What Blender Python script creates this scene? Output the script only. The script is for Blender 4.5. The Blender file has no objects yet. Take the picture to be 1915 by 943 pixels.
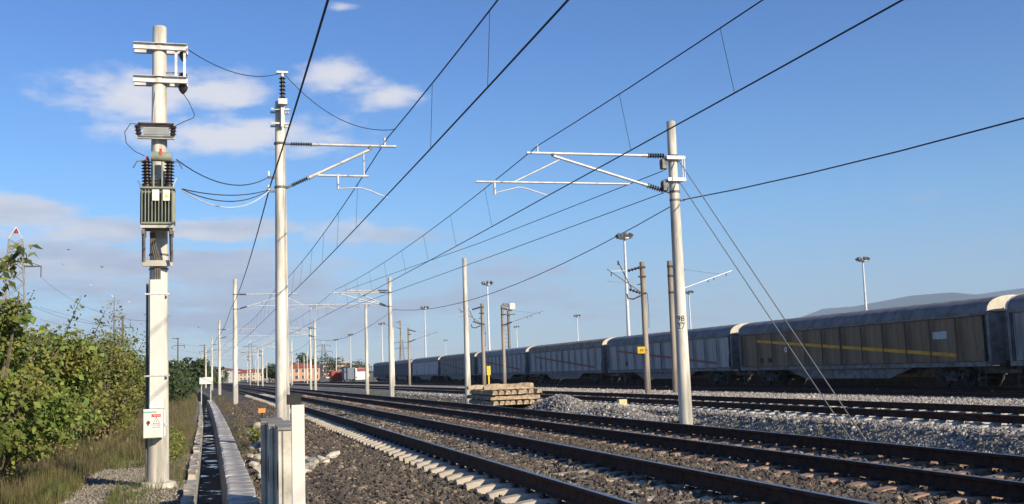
import bpy, math, random
import numpy as np
from mathutils import Vector, Matrix
random.seed(7); RNG = np.random.default_rng(7)
R = math.radians
scene = bpy.context.scene
C = scene.collection

# ------------------------------------------------------------------ camera
CAM = Vector((0, 0, 1.8)); PITCH, YAW, ROLL, FPX = .1108, .2717, -.0335, 1978.0
fw = Vector((math.sin(YAW)*math.cos(PITCH), math.cos(YAW)*math.cos(PITCH), math.sin(PITCH)))
r0 = Vector((math.cos(YAW), -math.sin(YAW), 0)); u0 = r0.cross(fw)
rt = r0*math.cos(ROLL)+u0*math.sin(ROLL); up = u0*math.cos(ROLL)-r0*math.sin(ROLL)
cd = bpy.data.cameras.new('camera'); cam = bpy.data.objects.new('camera', cd); C.objects.link(cam)
M = Matrix((rt, up, -fw)).transposed().to_4x4(); M.translation = CAM; cam.matrix_world = M
cd.sensor_width = 36; cd.lens = 36*FPX/1915; cd.clip_start = .1; cd.clip_end = 30000
scene.camera = cam

# ------------------------------------------------------------------ light
SUN_AZ, SUN_EL = 31, 25            # degrees right of straight behind the camera, height
sdir = Vector((math.sin(R(SUN_AZ))*math.cos(R(SUN_EL)), -math.cos(R(SUN_AZ))*math.cos(R(SUN_EL)), math.sin(R(SUN_EL))))
sl = bpy.data.lights.new('sun', 'SUN'); sl.energy = 5.0; sl.angle = R(.53); sl.color = (1, .87, .67)
so = bpy.data.objects.new('sun', sl); C.objects.link(so); so.rotation_euler = sdir.to_track_quat('Z', 'Y').to_euler(); so.location = (0, 0, 60)
vs = scene.view_settings; vs.view_transform = 'Standard'; vs.look = 'None'; vs.gamma = 1; vs.exposure = 0.52; vs.use_curve_mapping = False
w = bpy.data.worlds.new('World'); scene.world = w; w.use_nodes = True
nt = w.node_tree; nt.nodes.clear()
class NB:
    """small node helper"""
    def __init__(s, t): s.t = t
    def n(s, ty, **k):
        x = s.t.nodes.new(ty)
        for a, b in k.items(): setattr(x, a, b)
        return x
    def l(s, a, b): s.t.links.new(a, b)
    def m(s, op, a, b=None, c=None, clamp=False):
        x = s.n('ShaderNodeMath', operation=op, use_clamp=clamp)
        for i, v in enumerate((a, b, c)):
            if v is None: continue
            if isinstance(v, (int, float)): x.inputs[i].default_value = v
            else: s.l(v, x.inputs[i])
        return x.outputs[0]
    def mix(s, f, a, b, bt='MIX'):
        x = s.n('ShaderNodeMix', data_type='RGBA', blend_type=bt)
        for i, v in ((0, f), (6, a), (7, b)):
            if isinstance(v, (int, float)): x.inputs[i].default_value = v
            elif isinstance(v, tuple): x.inputs[i].default_value = (*v[:3], 1)
            else: s.l(v, x.inputs[i])
        return x.outputs[2]
    def noise(s, vec, scale, detail=4, rough=.55):
        x = s.n('ShaderNodeTexNoise'); x.inputs['Scale'].default_value = scale; x.inputs['Detail'].default_value = detail; x.inputs['Roughness'].default_value = rough
        if vec is not None: s.l(vec, x.inputs['Vector'])
        return x
    def ramp(s, f, stops, interp='LINEAR'):
        x = s.n('ShaderNodeValToRGB'); x.color_ramp.interpolation = interp; e = x.color_ramp.elements
        while len(e) > 1: e.remove(e[0])
        for i, (p, c) in enumerate(stops):
            q = e[0] if i == 0 else e.new(p); q.position = p; q.color = (*c, 1)
        s.l(f, x.inputs[0]); return x.outputs[0]
    def sstep(s, v, lo, hi):
        x = s.n('ShaderNodeMapRange', interpolation_type='SMOOTHSTEP')
        s.l(v, x.inputs[0]); x.inputs[1].default_value = lo; x.inputs[2].default_value = hi
        return x.outputs[0]
nb = NB(nt)
sky = nb.n('ShaderNodeTexSky', sky_type='NISHITA', sun_disc=False)
sky.sun_elevation = R(SUN_EL); sky.sun_rotation = R(180-SUN_AZ); sky.altitude = 50; sky.air_density = 1.0; sky.dust_density = .1; sky.ozone_density = 4.0
tc = nb.n('ShaderNodeTexCoord'); sx = nb.n('ShaderNodeSeparateXYZ'); nb.l(tc.outputs['Generated'], sx.inputs[0])
az = nb.m('ARCTAN2', sx.outputs[0], sx.outputs[1]); el = nb.m('ARCSINE', sx.outputs[2])
cv = nb.n('ShaderNodeCombineXYZ'); nb.l(az, cv.inputs[0]); nb.l(nb.m('MULTIPLY', el, 2.4), cv.inputs[1])
fb = nb.noise(cv.outputs[0], 7.5, 9, .6).outputs[0]; fb2 = nb.noise(cv.outputs[0], 21, 6, .6).outputs[0]
# clouds: azimuth, elevation, half widths, weight (radians)
CL = [(.105, .276, .050, .020, 1.0), (.150, .262, .055, .017, 1.0), (-.085, .252, .10, .026, 1.05), (.0, .258, .065, .020, 1.0), (.01, .224, .125, .024, 1.05), (.085, .214, .065, .018, 1.0), (-.03, .275, .08, .016, .75),
      (-.18, .150, .07, .016, 1.2), (-.03, .133, .26, .017, 1.15), (.105, .138, .06, .010, 1.0), (-.1, .098, .32, .034, 1.2), (.04, .060, .32, .032, 1.1), (.118, .34, .022, .006, .7), (-.20, .25, .04, .014, .6), (.02, .285, .05, .012, .5), (.34, .060, .16, .016, .6)]
tot = None
for a, e, da, de, wt in CL:
    q = nb.m('ADD', nb.m('POWER', nb.m('ABSOLUTE', nb.m('DIVIDE', nb.m('SUBTRACT', az, a), da)), 2), nb.m('POWER', nb.m('ABSOLUTE', nb.m('DIVIDE', nb.m('SUBTRACT', el, e), de)), 2))
    g = nb.m('MULTIPLY', nb.m('EXPONENT', nb.m('MULTIPLY', q, -1)), wt)
    tot = g if tot is None else nb.m('MAXIMUM', tot, g)
# the same broken low cloud carries on round the rest of the sky
band = nb.m('EXPONENT', nb.m('MULTIPLY', nb.m('POWER', nb.m('ABSOLUTE', nb.m('DIVIDE', nb.m('SUBTRACT', el, .11), .07)), 2), -1))
side = nb.sstep(nb.m('MULTIPLY', az, -1), .05, .6)
tot = nb.m('MAXIMUM', tot, nb.m('MULTIPLY', nb.m('MULTIPLY', band, side), .7))
dn = nb.m('ADD', tot, nb.m('ADD', nb.m('MULTIPLY', nb.m('SUBTRACT', fb, .5), 1.9), nb.m('MULTIPLY', nb.m('SUBTRACT', fb2, .5), 1.0)))
cs = nb.n('ShaderNodeCombineXYZ'); nb.l(nb.m('MULTIPLY', az, 5), cs.inputs[0]); nb.l(nb.m('MULTIPLY', el, 34), cs.inputs[1])
fb3 = nb.noise(cs.outputs[0], 1.0, 7, .58).outputs[0]; low = nb.m('SUBTRACT', 1, nb.sstep(el, .14, .20))
dn = nb.m('ADD', dn, nb.m('MULTIPLY', nb.m('MULTIPLY', nb.m('SUBTRACT', fb3, .505), 2.8), low))
dens = nb.m('MULTIPLY', nb.sstep(dn, .36, 1.02), nb.m('ADD', .66, nb.m('MULTIPLY', tot, .22)))
ccol = nb.mix(nb.sstep(nb.m('ADD', el, nb.m('ADD', nb.m('MULTIPLY', nb.m('SUBTRACT', fb2, .5), .12), nb.m('MULTIPLY', nb.m('MULTIPLY', nb.m('SUBTRACT', fb3, .5), low), -.35))), .05, .22), (3.15, 3.5, 4.5), (6.1, 5.95, 6.15))
hz = nb.sstep(nb.m('MULTIPLY', el, -1), -.20, .02)
skyc = nb.mix(nb.m('MULTIPLY', hz, .45), sky.outputs[0], (3.3, 4.1, 5.6))
tint = nb.ramp(nb.m('MULTIPLY', el, 2.0, clamp=True), [(0, (.74, .80, .90)), (.12, (.72, .82, .95)), (.30, (.60, .86, 1.07)), (.62, (.44, .71, 1.04)), (1, (.40, .65, 1.0))])
skyc = nb.mix(1.0, skyc, tint, 'MULTIPLY')
bg = nb.n('ShaderNodeBackground'); bg.inputs[1].default_value = .10
nb.l(nb.mix(dens, skyc, ccol), bg.inputs[0])
wo = nb.n('ShaderNodeOutputWorld'); nb.l(bg.outputs[0], wo.inputs[0])
scene.cycles.max_bounces = 6; scene.cycles.transparent_max_bounces = 12

# ------------------------------------------------------------------ materials
MATS = {}
def mat(name, col, rough=.8, metal=0, var=.25, scale=3.0, bump=0, bscale=60, col2=None, streak=False, spec=.4, island=0, trans=0, stretch=None):
    if name in MATS: return MATS[name]
    m = bpy.data.materials.new(name); m.use_nodes = True; t = m.node_tree; b = NB(t)
    p = t.nodes['Principled BSDF']; p.inputs['Roughness'].default_value = rough; p.inputs['Metallic'].default_value = metal
    p.inputs['Specular IOR Level'].default_value = spec
    tcn = b.n('ShaderNodeTexCoord'); vec = tcn.outputs['Object']
    if streak or stretch:
        mp = b.n('ShaderNodeMapping'); mp.inputs['Scale'].default_value = stretch or (1, 1, .12); b.l(vec, mp.inputs[0]); vec = mp.outputs[0]
    f = b.noise(vec, scale, 6, .62).outputs[0]
    c2 = col2 or tuple(c*(1-var*1.6) for c in col)
    out = b.mix(b.sstep(f, .36, .68), tuple(min(1, c*(1+var*.35)) for c in col), c2)
    if var >= .15 and not island:          # finer blotches and specks of dirt
        f3 = b.noise(vec, scale*5.3, 5, .7).outputs[0]; f4 = b.noise(tcn.outputs['Object'], scale*17, 3, .7).outputs[0]
        out = b.mix(b.m('MULTIPLY', b.sstep(f3, .52, .72), min(.5, var*1.3)), out, tuple(c*q for c, q in zip(c2, (.72, .66, .58))))
        out = b.mix(b.m('MULTIPLY', b.sstep(f4, .60, .72), min(.4, var)), out, tuple(c*.55 for c in c2))
    if island:
        gi = b.n('ShaderNodeNewGeometry'); rnd = gi.outputs['Random Per Island']
        hs = b.n('ShaderNodeHueSaturation'); b.l(out, hs.inputs['Color']); b.l(b.m('ADD', 1-island*.5, b.m('MULTIPLY', rnd, island)), hs.inputs['Value'])
        b.l(b.m('ADD', .5-.025*island, b.m('MULTIPLY', b.m('FRACT', b.m('MULTIPLY', rnd, 7.3)), .05*island)), hs.inputs['Hue'])
        out = hs.outputs[0]
    oi = b.n('ShaderNodeObjectInfo')
    hv = b.n('ShaderNodeHueSaturation'); b.l(out, hv.inputs['Color']); b.l(b.m('ADD', .92, b.m('MULTIPLY', oi.outputs['Random'], .16)), hv.inputs['Value']); out = hv.outputs[0]
    b.l(out, p.inputs['Base Color'])
    if bump:
        f2 = b.noise(tcn.outputs['Object'], bscale, 4, .6).outputs[0]
        bn = b.n('ShaderNodeBump'); bn.inputs['Strength'].default_value = bump; bn.inputs['Distance'].default_value = .02
        b.l(f2, bn.inputs['Height']); b.l(bn.outputs[0], p.inputs['Normal'])
    if trans:
        tr = b.n('ShaderNodeBsdfTranslucent'); b.l(out, tr.inputs[0]); ms = b.n('ShaderNodeMixShader'); ms.inputs[0].default_value = trans
        b.l(p.outputs[0], ms.inputs[1]); b.l(tr.outputs[0], ms.inputs[2]); b.l(ms.outputs[0], t.nodes['Material Output'].inputs[0])
    MATS[name] = m; return m

CONC = mat('post_concrete', (.68, .64, .55), .85, var=.34, scale=3.4, streak=True, bump=.12, bscale=45)
CONC_OLD = mat('old_concrete', (.33, .28, .22), .9, var=.35, scale=2.5, streak=True, bump=.25, bscale=30)
CONC_PALE = mat('pale_concrete', (.62, .57, .47), .85, var=.18, scale=4, bump=.15, bscale=50)
CONC_GREY = mat('drain_concrete', (.40, .38, .34), .9, var=.35, scale=2.0, bump=.35, bscale=30)
SLEEP = mat('sleeper_concrete', (.46, .40, .31), .9, var=.3, scale=5, bump=.3, bscale=40)
SLEEP_R = mat('rusty_sleeper', (.36, .23, .15), .9, var=.35, scale=5, bump=.3, bscale=40)
SLEEP_W = mat('dusty_sleeper', (.50, .47, .42), .9, var=.3, scale=5, bump=.3, bscale=40)
RAILM = mat('rail_rust', (.060, .030, .020), .85, var=.35, scale=8, bump=.25, bscale=80, spec=.25)
RAILTOP = mat('rail_head_steel', (.32, .31, .31), .36, .9, var=.2, scale=6)
CLIPM = mat('rusted_clip', (.05, .032, .025), .8, var=.3, scale=20)
GALV = mat('galvanised_steel', (.58, .57, .55), .5, .25, var=.15, scale=6)
GALV_D = mat('dull_steel', (.20, .19, .18), .65, .3, var=.3, scale=9)
INSU = mat('brown_porcelain', (.040, .026, .022), .35, var=.2, scale=8, spec=.5)
INSU_G = mat('grey_polymer', (.055, .065, .07), .6, var=.2, scale=8)
WIRE = mat('dark_wire', (.030, .030, .034), .7, .2, var=.2, scale=2)
GUYM = mat('guy_strand', (.16, .16, .16), .7, var=.15)
RUSTY = mat('rusted_steel', (.085, .055, .040), .85, var=.4, scale=7)
GREEN = mat('transformer_paint', (.275, .295, .225), .55, var=.15, scale=5)
WHITEP = mat('white_enamel', (.74, .71, .62), .5, var=.08, scale=3)
REDP = mat('red_print', (.50, .06, .045), .6, var=.1)
TEALP = mat('teal_print', (.16, .38, .34), .6, var=.15)
BLACKP = mat('black_print', (.02, .02, .02), .7, var=.1)
YELLOWP = mat('yellow_paint', (.75, .50, .03), .55, var=.12)
ORANGEP = mat('orange_paint', (.62, .27, .08), .6, var=.15)
BRICKRED = mat('red_paint', (.45, .09, .05), .7, var=.2)
LEAF = mat('shrub_leaf', (.125, .185, .034), .6, var=.3, scale=1.2, island=1.0, trans=.30, col2=(.200, .180, .040))
LEAF_D = mat('dark_leaf', (.055, .085, .025), .65, var=.3, scale=1.0, island=.8, trans=.25)
LEAF_B = mat('browning_leaf', (.150, .150, .040), .65, var=.3, scale=1.3, island=1.1, trans=.3, col2=(.19, .125, .06))
LEAF_Y = mat('yellowing_leaf', (.160, .190, .038), .6, var=.3, scale=1.4, island=1.0, trans=.3, col2=(.20, .175, .045))
STEM = mat('stem_bark', (.16, .13, .085), .85, var=.3, scale=6)
GRASSM = mat('dry_grass', (.185, .140, .072), .8, var=.2, scale=.5, island=.9, trans=.25, col2=(.115, .120, .042))
GRASSG = mat('green_grass', (.105, .130, .040), .8, var=.2, scale=.6, island=.8, trans=.25, col2=(.17, .15, .06))

# ------------------------------------------------------------------ mesh helpers
class MB:
    def __init__(s): s.v = []; s.f = []; s.mi = []
    def add(s, v, f, mi=0):
        o = len(s.v); s.v += [tuple(p) for p in v]; s.f += [tuple(i+o for i in q) for q in f]; s.mi += [mi]*len(f); return s
    def box(s, c, d, rot=None, mi=0, taper=1.0):
        x, y, z = d[0]/2, d[1]/2, d[2]/2
        P = [Vector((a*x*(taper if e > 0 else 1), b*y*(taper if e > 0 else 1), e*z)) for e in (-1, 1) for a, b in ((-1, -1), (1, -1), (1, 1), (-1, 1))]
        if rot is not None: P = [rot @ p for p in P]
        c = Vector(c)
        return s.add([p+c for p in P], [(3, 2, 1, 0), (4, 5, 6, 7), (0, 1, 5, 4), (1, 2, 6, 5), (2, 3, 7, 6), (3, 0, 4, 7)], mi)
    def tube(s, pts, rad, n=8, mi=0, cap=True):
        pts = [Vector(p) for p in pts]; k = len(pts)
        if isinstance(rad, (int, float)): rad = [rad]*k
        V = []; prev = None
        for i, p in enumerate(pts):
            t = (pts[min(i+1, k-1)]-pts[max(i-1, 0)]).normalized()
            ref = prev if prev is not None else (Vector((0, 0, 1)) if abs(t.z) < .9 else Vector((1, 0, 0)))
            a = (ref-t*ref.dot(t)).normalized(); b = t.cross(a); prev = a
            V += [p+(a*math.cos(2*math.pi*j/n)+b*math.sin(2*math.pi*j/n))*rad[i] for j in range(n)]
        F = [(i*n+j, i*n+(j+1) % n, (i+1)*n+(j+1) % n, (i+1)*n+j) for i in range(k-1) for j in range(n)]
        if cap: F += [tuple(range(n-1, -1, -1)), tuple(range((k-1)*n, k*n))]
        return s.add(V, F, mi)
    def ins(s, p0, p1, r=.055, core=.028, sheds=8, n=12, mi=0):
        p0, p1 = Vector(p0), Vector(p1); pts = []; rr = []
        for i in range(sheds):
            for t, q in ((.0, core), (.25, core), (.45, r), (.62, r*.85), (.72, core)):
                pts.append(p0.lerp(p1, (i+t)/sheds)); rr.append(q)
        pts.append(p1); rr.append(core)
        return s.tube(pts, rr, n, mi)
    def ring(s, c, r, h, n=20, th=.006, mi=0):
        return s.tube([(c[0], c[1], c[2]-h/2), (c[0], c[1], c[2]+h/2)], r+th, n, mi)
    def sweep(s, prof, pts, mi=None, closed=True):
        """profile of (x, z) swept along pts, x axis to the right of travel in plan"""
        n = len(prof); V = []
        pts = [Vector(p) for p in pts]
        for i, p in enumerate(pts):
            t = pts[min(i+1, len(pts)-1)]-pts[max(i-1, 0)]; t.z = 0; t.normalize(); x = Vector((t.y, -t.x, 0))
            V += [p+x*a+Vector((0, 0, b)) for a, b in prof]
        nn = n if closed else n-1; o = len(s.v)
        s.v += [tuple(v) for v in V]
        for i in range(len(pts)-1):
            for j in range(nn):
                s.f.append((o+i*n+j, o+i*n+(j+1) % n, o+(i+1)*n+(j+1) % n, o+(i+1)*n+j)); s.mi.append(mi[j] if mi else 0)
        if closed:
            s.f.append(tuple(o+j for j in range(n-1, -1, -1))); s.mi.append(0)
            s.f.append(tuple(o+(len(pts)-1)*n+j for j in range(n))); s.mi.append(0)
        return s
    def mesh(s, name, mats, smooth=False):
        me = bpy.data.meshes.new(name); me.from_pydata(s.v, [], s.f)
        for m in (mats if isinstance(mats, (list, tuple)) else [mats]): me.materials.append(m)
        if any(s.mi): me.polygons.foreach_set('material_index', s.mi)
        if smooth:
            me.polygons.foreach_set('use_smooth', [True]*len(me.polygons))
            try: me.set_sharp_from_angle(angle=R(40))
            except Exception: pass
        me.update(); return me
    def build(s, name, mats, parent=None, smooth=False, loc=None):
        return put(name, s.mesh(name, mats, smooth), parent, loc)
def put(name, me, parent=None, loc=None, rz=0):
    o = bpy.data.objects.new(name, me); C.objects.link(o)
    if parent is not None: o.parent = parent
    if loc is not None: o.location = loc
    if rz: o.rotation_euler = (0, 0, rz)
    return o
def tag(o, label=None, cat=None, group=None, kind=None):
    if label: o['label'] = label
    if cat: o['category'] = cat
    if group: o['group'] = group
    if kind: o['kind'] = kind
    return o
def thing(name, label, cat, loc=(0, 0, 0), rz=0, group=None):
    o = bpy.data.objects.new(name, None); C.objects.link(o); o.empty_display_size = .2
    o.location = loc; o.rotation_euler = (0, 0, rz); return tag(o, label, cat, group)
KIDS = {}
def copy_tree(o, parent=None):
    c = o.copy(); C.objects.link(c)
    if parent is not None: c.parent = parent
    for ch in list(o.children): copy_tree(ch, c)
    return c
def text_mesh(txt, size, name, m):
    cu = bpy.data.curves.new('t', 'FONT'); cu.body = txt; cu.size = size; cu.align_x = 'CENTER'; cu.align_y = 'CENTER'; cu.extrude = .0012; cu.resolution_u = 3
    o = bpy.data.objects.new('t', cu); C.objects.link(o)
    me = bpy.data.meshes.new_from_object(o.evaluated_get(bpy.context.evaluated_depsgraph_get())); me.name = name
    bpy.data.objects.remove(o); bpy.data.curves.remove(cu); me.materials.clear(); me.materials.append(m)
    me.transform(Matrix.Rotation(R(90), 4, 'X')); return me          # stands upright, faces -Y
def in_view(P, margin=90):
    P = np.asarray(P)-np.array(CAM); z = P@np.array(fw)
    x = 957.5+FPX*(P@np.array(rt))/np.maximum(z, .1); y = 471.5-FPX*(P@np.array(up))/np.maximum(z, .1)
    return (z > 1) & (x > -margin) & (x < 1915+margin) & (y > -margin) & (y < 943+margin)

# ------------------------------------------------------------------ lie of the land
def dx(Y): return -.0001*Y*Y if Y < 150 else -2.25-.03*(Y-150)
dxv = lambda Y: np.where(Y < 150, -.0001*Y*Y, -2.25-.03*(Y-150))
BED1 = [(.48, -.06), (.7, .0), (1.2, .04), (1.9, .12), (2.7, .17), (3.1, .20), (3.66, .275), (4.0, .32), (5.17, .365), (5.9, .33), (6.5, .27), (7.1, .215), (7.86, .235), (9.37, .295), (10.2, .27), (11.3, -.03), (12.4, -.14)]
BED3 = [(11.0, -.30), (13.6, -.28), (14.55, -.26), (15.12, .19), (15.6, .215), (16.1, .23), (17.6, .325), (18.5, .33), (19.6, .10), (20.6, -.12)]
BED5 = [(20.4, -.14), (21.2, .0), (26, .03), (29.6, -.02), (32.5, -.03), (34.0, .03), (37.5, .03), (40, .0), (42, -.12)]
lvl = lambda B, u: np.interp(u, [b[0] for b in B], [b[1] for b in B])
Ys = list(np.linspace(-8, 40, 49))+list(np.linspace(42, 150, 55))+list(np.linspace(155, 420, 30))
def DX(y): return dx(y)-.004*max(0, y-14)
# ground: one sheet to the horizon, sunk under the drain
def ground():
    us = [-9000, -2500, -700, -200, -60, -30, -18, -12, -9, -7, -5.5, -4.5, -3.6, -3, -2.4, -1.8, -1.3, -.95, -.70, -.53, -.515, .0, .49, .505, .9, 1.6, 3, 6, 9, 11, 11.8, 12.6, 13.4, 15, 18, 21, 26, 32, 40, 60, 120, 300, 900, 3000, 9000]
    ys = [-60, -20]+[y for y in Ys]+[500, 700, 1100, 2000, 4000, 8000, 16000]
    v = []; f = []
    for y in ys:
        for u in us:
            z = -.05 if u < 30 else -.06
            if -.52 < u < .5: z = -.75
            elif u < -.5 and u > -40: z = .0+.05*math.sin(u*1.7+y*.6)*math.cos(y*.31+u)+(.03 if u < -2.6 else 0)+.25*max(0, min(1, (-u-4)/6))
            elif .5 <= u < 3: z = .0-.02*(u > .8)
            if u > 3 and u < 41: z = -.4
            if y > 425 and -1 < u < 42: z = -.06
            v.append((u+DX(y) if -1 < u < 1 and y < 420 else u+(dx(y) if -200 < u < 300 and y < 900 else (dx(900) if -200 < u < 300 else 0)), y, z))
    n = len(us)
    for i in range(len(ys)-1):
        for j in range(n-1): f.append((i*n+j, i*n+j+1, (i+1)*n+j+1, (i+1)*n+j))
    m = bpy.data.materials.new('earth'); m.use_nodes = True; t = m.node_tree; b = NB(t); p = t.nodes['Principled BSDF']; p.inputs['Roughness'].default_value = .95
    g = b.n('ShaderNodeNewGeometry').outputs['Position']
    n1 = b.noise(g, .35, 5).outputs[0]; n2 = b.noise(g, 3, 6, .65).outputs[0]; n3 = b.noise(g, 28, 3).outputs[0]
    c = b.mix(b.sstep(n1, .38, .62), (.150, .118, .070), (.115, .112, .048)); c = b.mix(b.sstep(n2, .45, .7), c, (.20, .165, .105))
    s = b.n('ShaderNodeSeparateXYZ'); b.l(g, s.inputs[0])
    pth = b.m('SUBTRACT', 1, b.m('ABSOLUTE', b.m('DIVIDE', b.m('ADD', b.m('ADD', s.outputs[0], 1.9), b.m('MULTIPLY', b.m('SUBTRACT', n1, .5), 1.4)), 1.1)))
    near = b.m('SUBTRACT', 1, b.sstep(s.outputs[1], 25, 36))
    pm = b.m('MULTIPLY', b.sstep(b.m('ADD', pth, b.m('MULTIPLY', b.m('SUBTRACT', n2, .5), .7)), .1, .5), near)
    gv = b.ramp(b.n('ShaderNodeTexVoronoi').outputs['Distance'], [(0, (.26, .25, .23)), (.6, (.15, .145, .13))])
    c = b.mix(pm, c, b.mix(b.sstep(n3, .3, .7), (.165, .142, .112), (.27, .235, .185)))
    b.l(c, p.inputs['Base Color'])
    bn = b.n('ShaderNodeBump'); bn.inputs['Strength'].default_value = .7; bn.inputs['Distance'].default_value = .05
    b.l(b.m('ADD', n2, b.m('MULTIPLY', n3, .6)), bn.inputs['Height']); b.l(bn.outputs[0], p.inputs['Normal'])
    me = bpy.data.meshes.new('ground'); me.from_pydata(v, [], f); me.materials.append(m)
    me.polygons.foreach_set('use_smooth', [True]*len(me.polygons))
    tag(put('ground', me), kind='structure')
ground()

def gravel_mat(name, a, b_, c_, scale):
    m = bpy.data.materials.new(name); m.use_nodes = True; t = m.node_tree; b = NB(t); p = t.nodes['Principled BSDF']; p.inputs['Roughness'].default_value = .9
    g = b.n('ShaderNodeNewGeometry').outputs['Position']
    vo = b.n('ShaderNodeTexVoronoi'); vo.inputs['Scale'].default_value = scale; b.l(g, vo.inputs['Vector'])
    bw = b.n('ShaderNodeSeparateColor'); b.l(vo.outputs['Color'], bw.inputs[0])
    col = b.ramp(bw.outputs[0], [(0, a), (.55, b_), (1, c_)])
    b.l(b.mix(b.sstep(vo.outputs['Distance'], .35, .75), col, tuple(x*.6 for x in a)), p.inputs['Base Color'])
    bn = b.n('ShaderNodeBump'); bn.inputs['Strength'].default_value = 1; bn.inputs['Distance'].default_value = .03; bn.invert = True
    b.l(vo.outputs['Distance'], bn.inputs['Height']); b.l(bn.outputs[0], p.inputs['Normal']); return m
DARK3 = ((.048, .041, .035), (.108, .090, .073), (.30, .235, .165)); PALE3 = ((.13, .122, .112), (.26, .245, .22), (.58, .53, .46)); YARD3 = ((.22, .20, .175), (.34, .31, .27), (.56, .52, .45))
def bed(B, name, m):
    mb = MB(); n = len(B); v = []; f = []
    for y in Ys:
        for u, z in B: v.append((u+dx(y), y, z+.012*math.sin(u*7+y*1.3)))
    f = [(i*n+j, i*n+j+1, (i+1)*n+j+1, (i+1)*n+j) for i in range(len(Ys)-1) for j in range(n-1)]
    mb.add(v, f); o = mb.build(name, m, None, True); tag(o, kind='structure')
bed(BED1, 'ballast_bed', gravel_mat('dark_ballast', *DARK3, 17)); bed(BED3, 'ballast_bed', gravel_mat('pale_ballast', *PALE3, 16)); bed(BED5, 'ballast_bed', gravel_mat('yard_gravel', *YARD3, 14))

# ------------------------------------------------------------------ loose stones (instanced real stones)
def stone_mat(name, c3):
    m = bpy.data.materials.new(name); m.use_nodes = True; t = m.node_tree; b = NB(t); p = t.nodes['Principled BSDF']; p.inputs['Roughness'].default_value = .88; p.inputs['Specular IOR Level'].default_value = .3
    oi = b.n('ShaderNodeObjectInfo'); g = b.n('ShaderNodeNewGeometry').outputs['Position']
    c = b.ramp(oi.outputs['Random'], [(0, c3[0]), (.5, tuple((x+y)/2 for x, y in zip(c3[0], c3[1]))), (.86, c3[1]), (.97, c3[2]), (1, c3[2])])
    n = b.noise(g, 55, 3).outputs[0]
    b.l(b.mix(b.m('MULTIPLY', b.sstep(n, .4, .7), .35), c, tuple(x*1.5 for x in c3[1])), p.inputs['Base Color']); return m
def stones(name, P, S, m, label, seed):
    me = bpy.data.meshes.new(name); me.from_pydata([tuple(p) for p in P], [], []); at = me.attributes.new('scl', 'FLOAT', 'POINT'); at.data.foreach_set('value', S.astype(np.float32))
    o = put(name, me); me.materials.append(m); tag(o, label, 'gravel', kind='stuff')
    g = bpy.data.node_groups.new(name, 'GeometryNodeTree'); b = NB(g)
    g.interface.new_socket('Geometry', in_out='INPUT', socket_type='NodeSocketGeometry'); g.interface.new_socket('Geometry', in_out='OUTPUT', socket_type='NodeSocketGeometry')
    gi = b.n('NodeGroupInput'); go = b.n('NodeGroupOutput'); jn = b.n('GeometryNodeJoinGeometry')
    for k in range(6):
        ic = b.n('GeometryNodeMeshIcoSphere'); ic.inputs['Subdivisions'].default_value = 1 if k % 2 else 2; ic.inputs['Radius'].default_value = 1
        ps = b.n('GeometryNodeInputPosition'); va = b.n('ShaderNodeVectorMath', operation='ADD'); b.l(ps.outputs[0], va.inputs[0]); va.inputs[1].default_value = (seed*3+k*11.3, k*5.1, k*7.7)
        nz = b.n('ShaderNodeTexNoise'); nz.inputs['Scale'].default_value = .9; nz.inputs['Detail'].default_value = 1; b.l(va.outputs[0], nz.inputs['Vector'])
        vs_ = b.n('ShaderNodeVectorMath', operation='SUBTRACT'); b.l(nz.outputs['Color'], vs_.inputs[0]); vs_.inputs[1].default_value = (.5, .5, .5)
        vm = b.n('ShaderNodeVectorMath', operation='SCALE'); b.l(vs_.outputs[0], vm.inputs[0]); vm.inputs['Scale'].default_value = 2.3
        sp = b.n('GeometryNodeSetPosition'); b.l(ic.outputs[0], sp.inputs['Geometry']); b.l(vm.outputs[0], sp.inputs['Offset'])
        sh = b.n('GeometryNodeSetShadeSmooth'); sh.inputs['Shade Smooth'].default_value = False; b.l(sp.outputs[0], sh.inputs[0])
        sm = b.n('GeometryNodeSetMaterial'); sm.inputs['Material'].default_value = m; b.l(sh.outputs[0], sm.inputs[0])
        ti = b.n('GeometryNodeGeometryToInstance'); b.l(sm.outputs[0], ti.inputs[0]); b.l(ti.outputs[0], jn.inputs[0])
    ip = b.n('GeometryNodeInstanceOnPoints'); b.l(gi.outputs[0], ip.inputs['Points']); b.l(jn.outputs[0], ip.inputs['Instance']); ip.inputs['Pick Instance'].default_value = True
    ri = b.n('FunctionNodeRandomValue', data_type='INT'); ri.inputs[4].default_value = 0; ri.inputs[5].default_value = 5; b.l(ri.outputs[2], ip.inputs['Instance Index'])
    rr = b.n('FunctionNodeRandomValue', data_type='FLOAT_VECTOR'); rr.inputs[0].default_value = (0, 0, 0); rr.inputs[1].default_value = (6.28, 6.28, 6.28); b.l(rr.outputs[0], ip.inputs['Rotation'])
    rs = b.n('FunctionNodeRandomValue', data_type='FLOAT_VECTOR'); rs.inputs[0].default_value = (.6, .6, .5); rs.inputs[1].default_value = (1.3, 1.15, 1.0); rs.inputs['Seed'].default_value = 5
    na = b.n('GeometryNodeInputNamedAttribute', data_type='FLOAT'); na.inputs[0].default_value = 'scl'
    sc = b.n('ShaderNodeVectorMath', operation='SCALE'); b.l(rs.outputs[0], sc.inputs[0]); b.l(na.outputs[0], sc.inputs['Scale']); b.l(sc.outputs[0], ip.inputs['Scale'])
    b.l(ip.outputs[0], go.inputs[0]); md = o.modifiers.new('stones', 'NODES'); md.node_group = g
    return o
SPACING, Y0S = .6, .21
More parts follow.
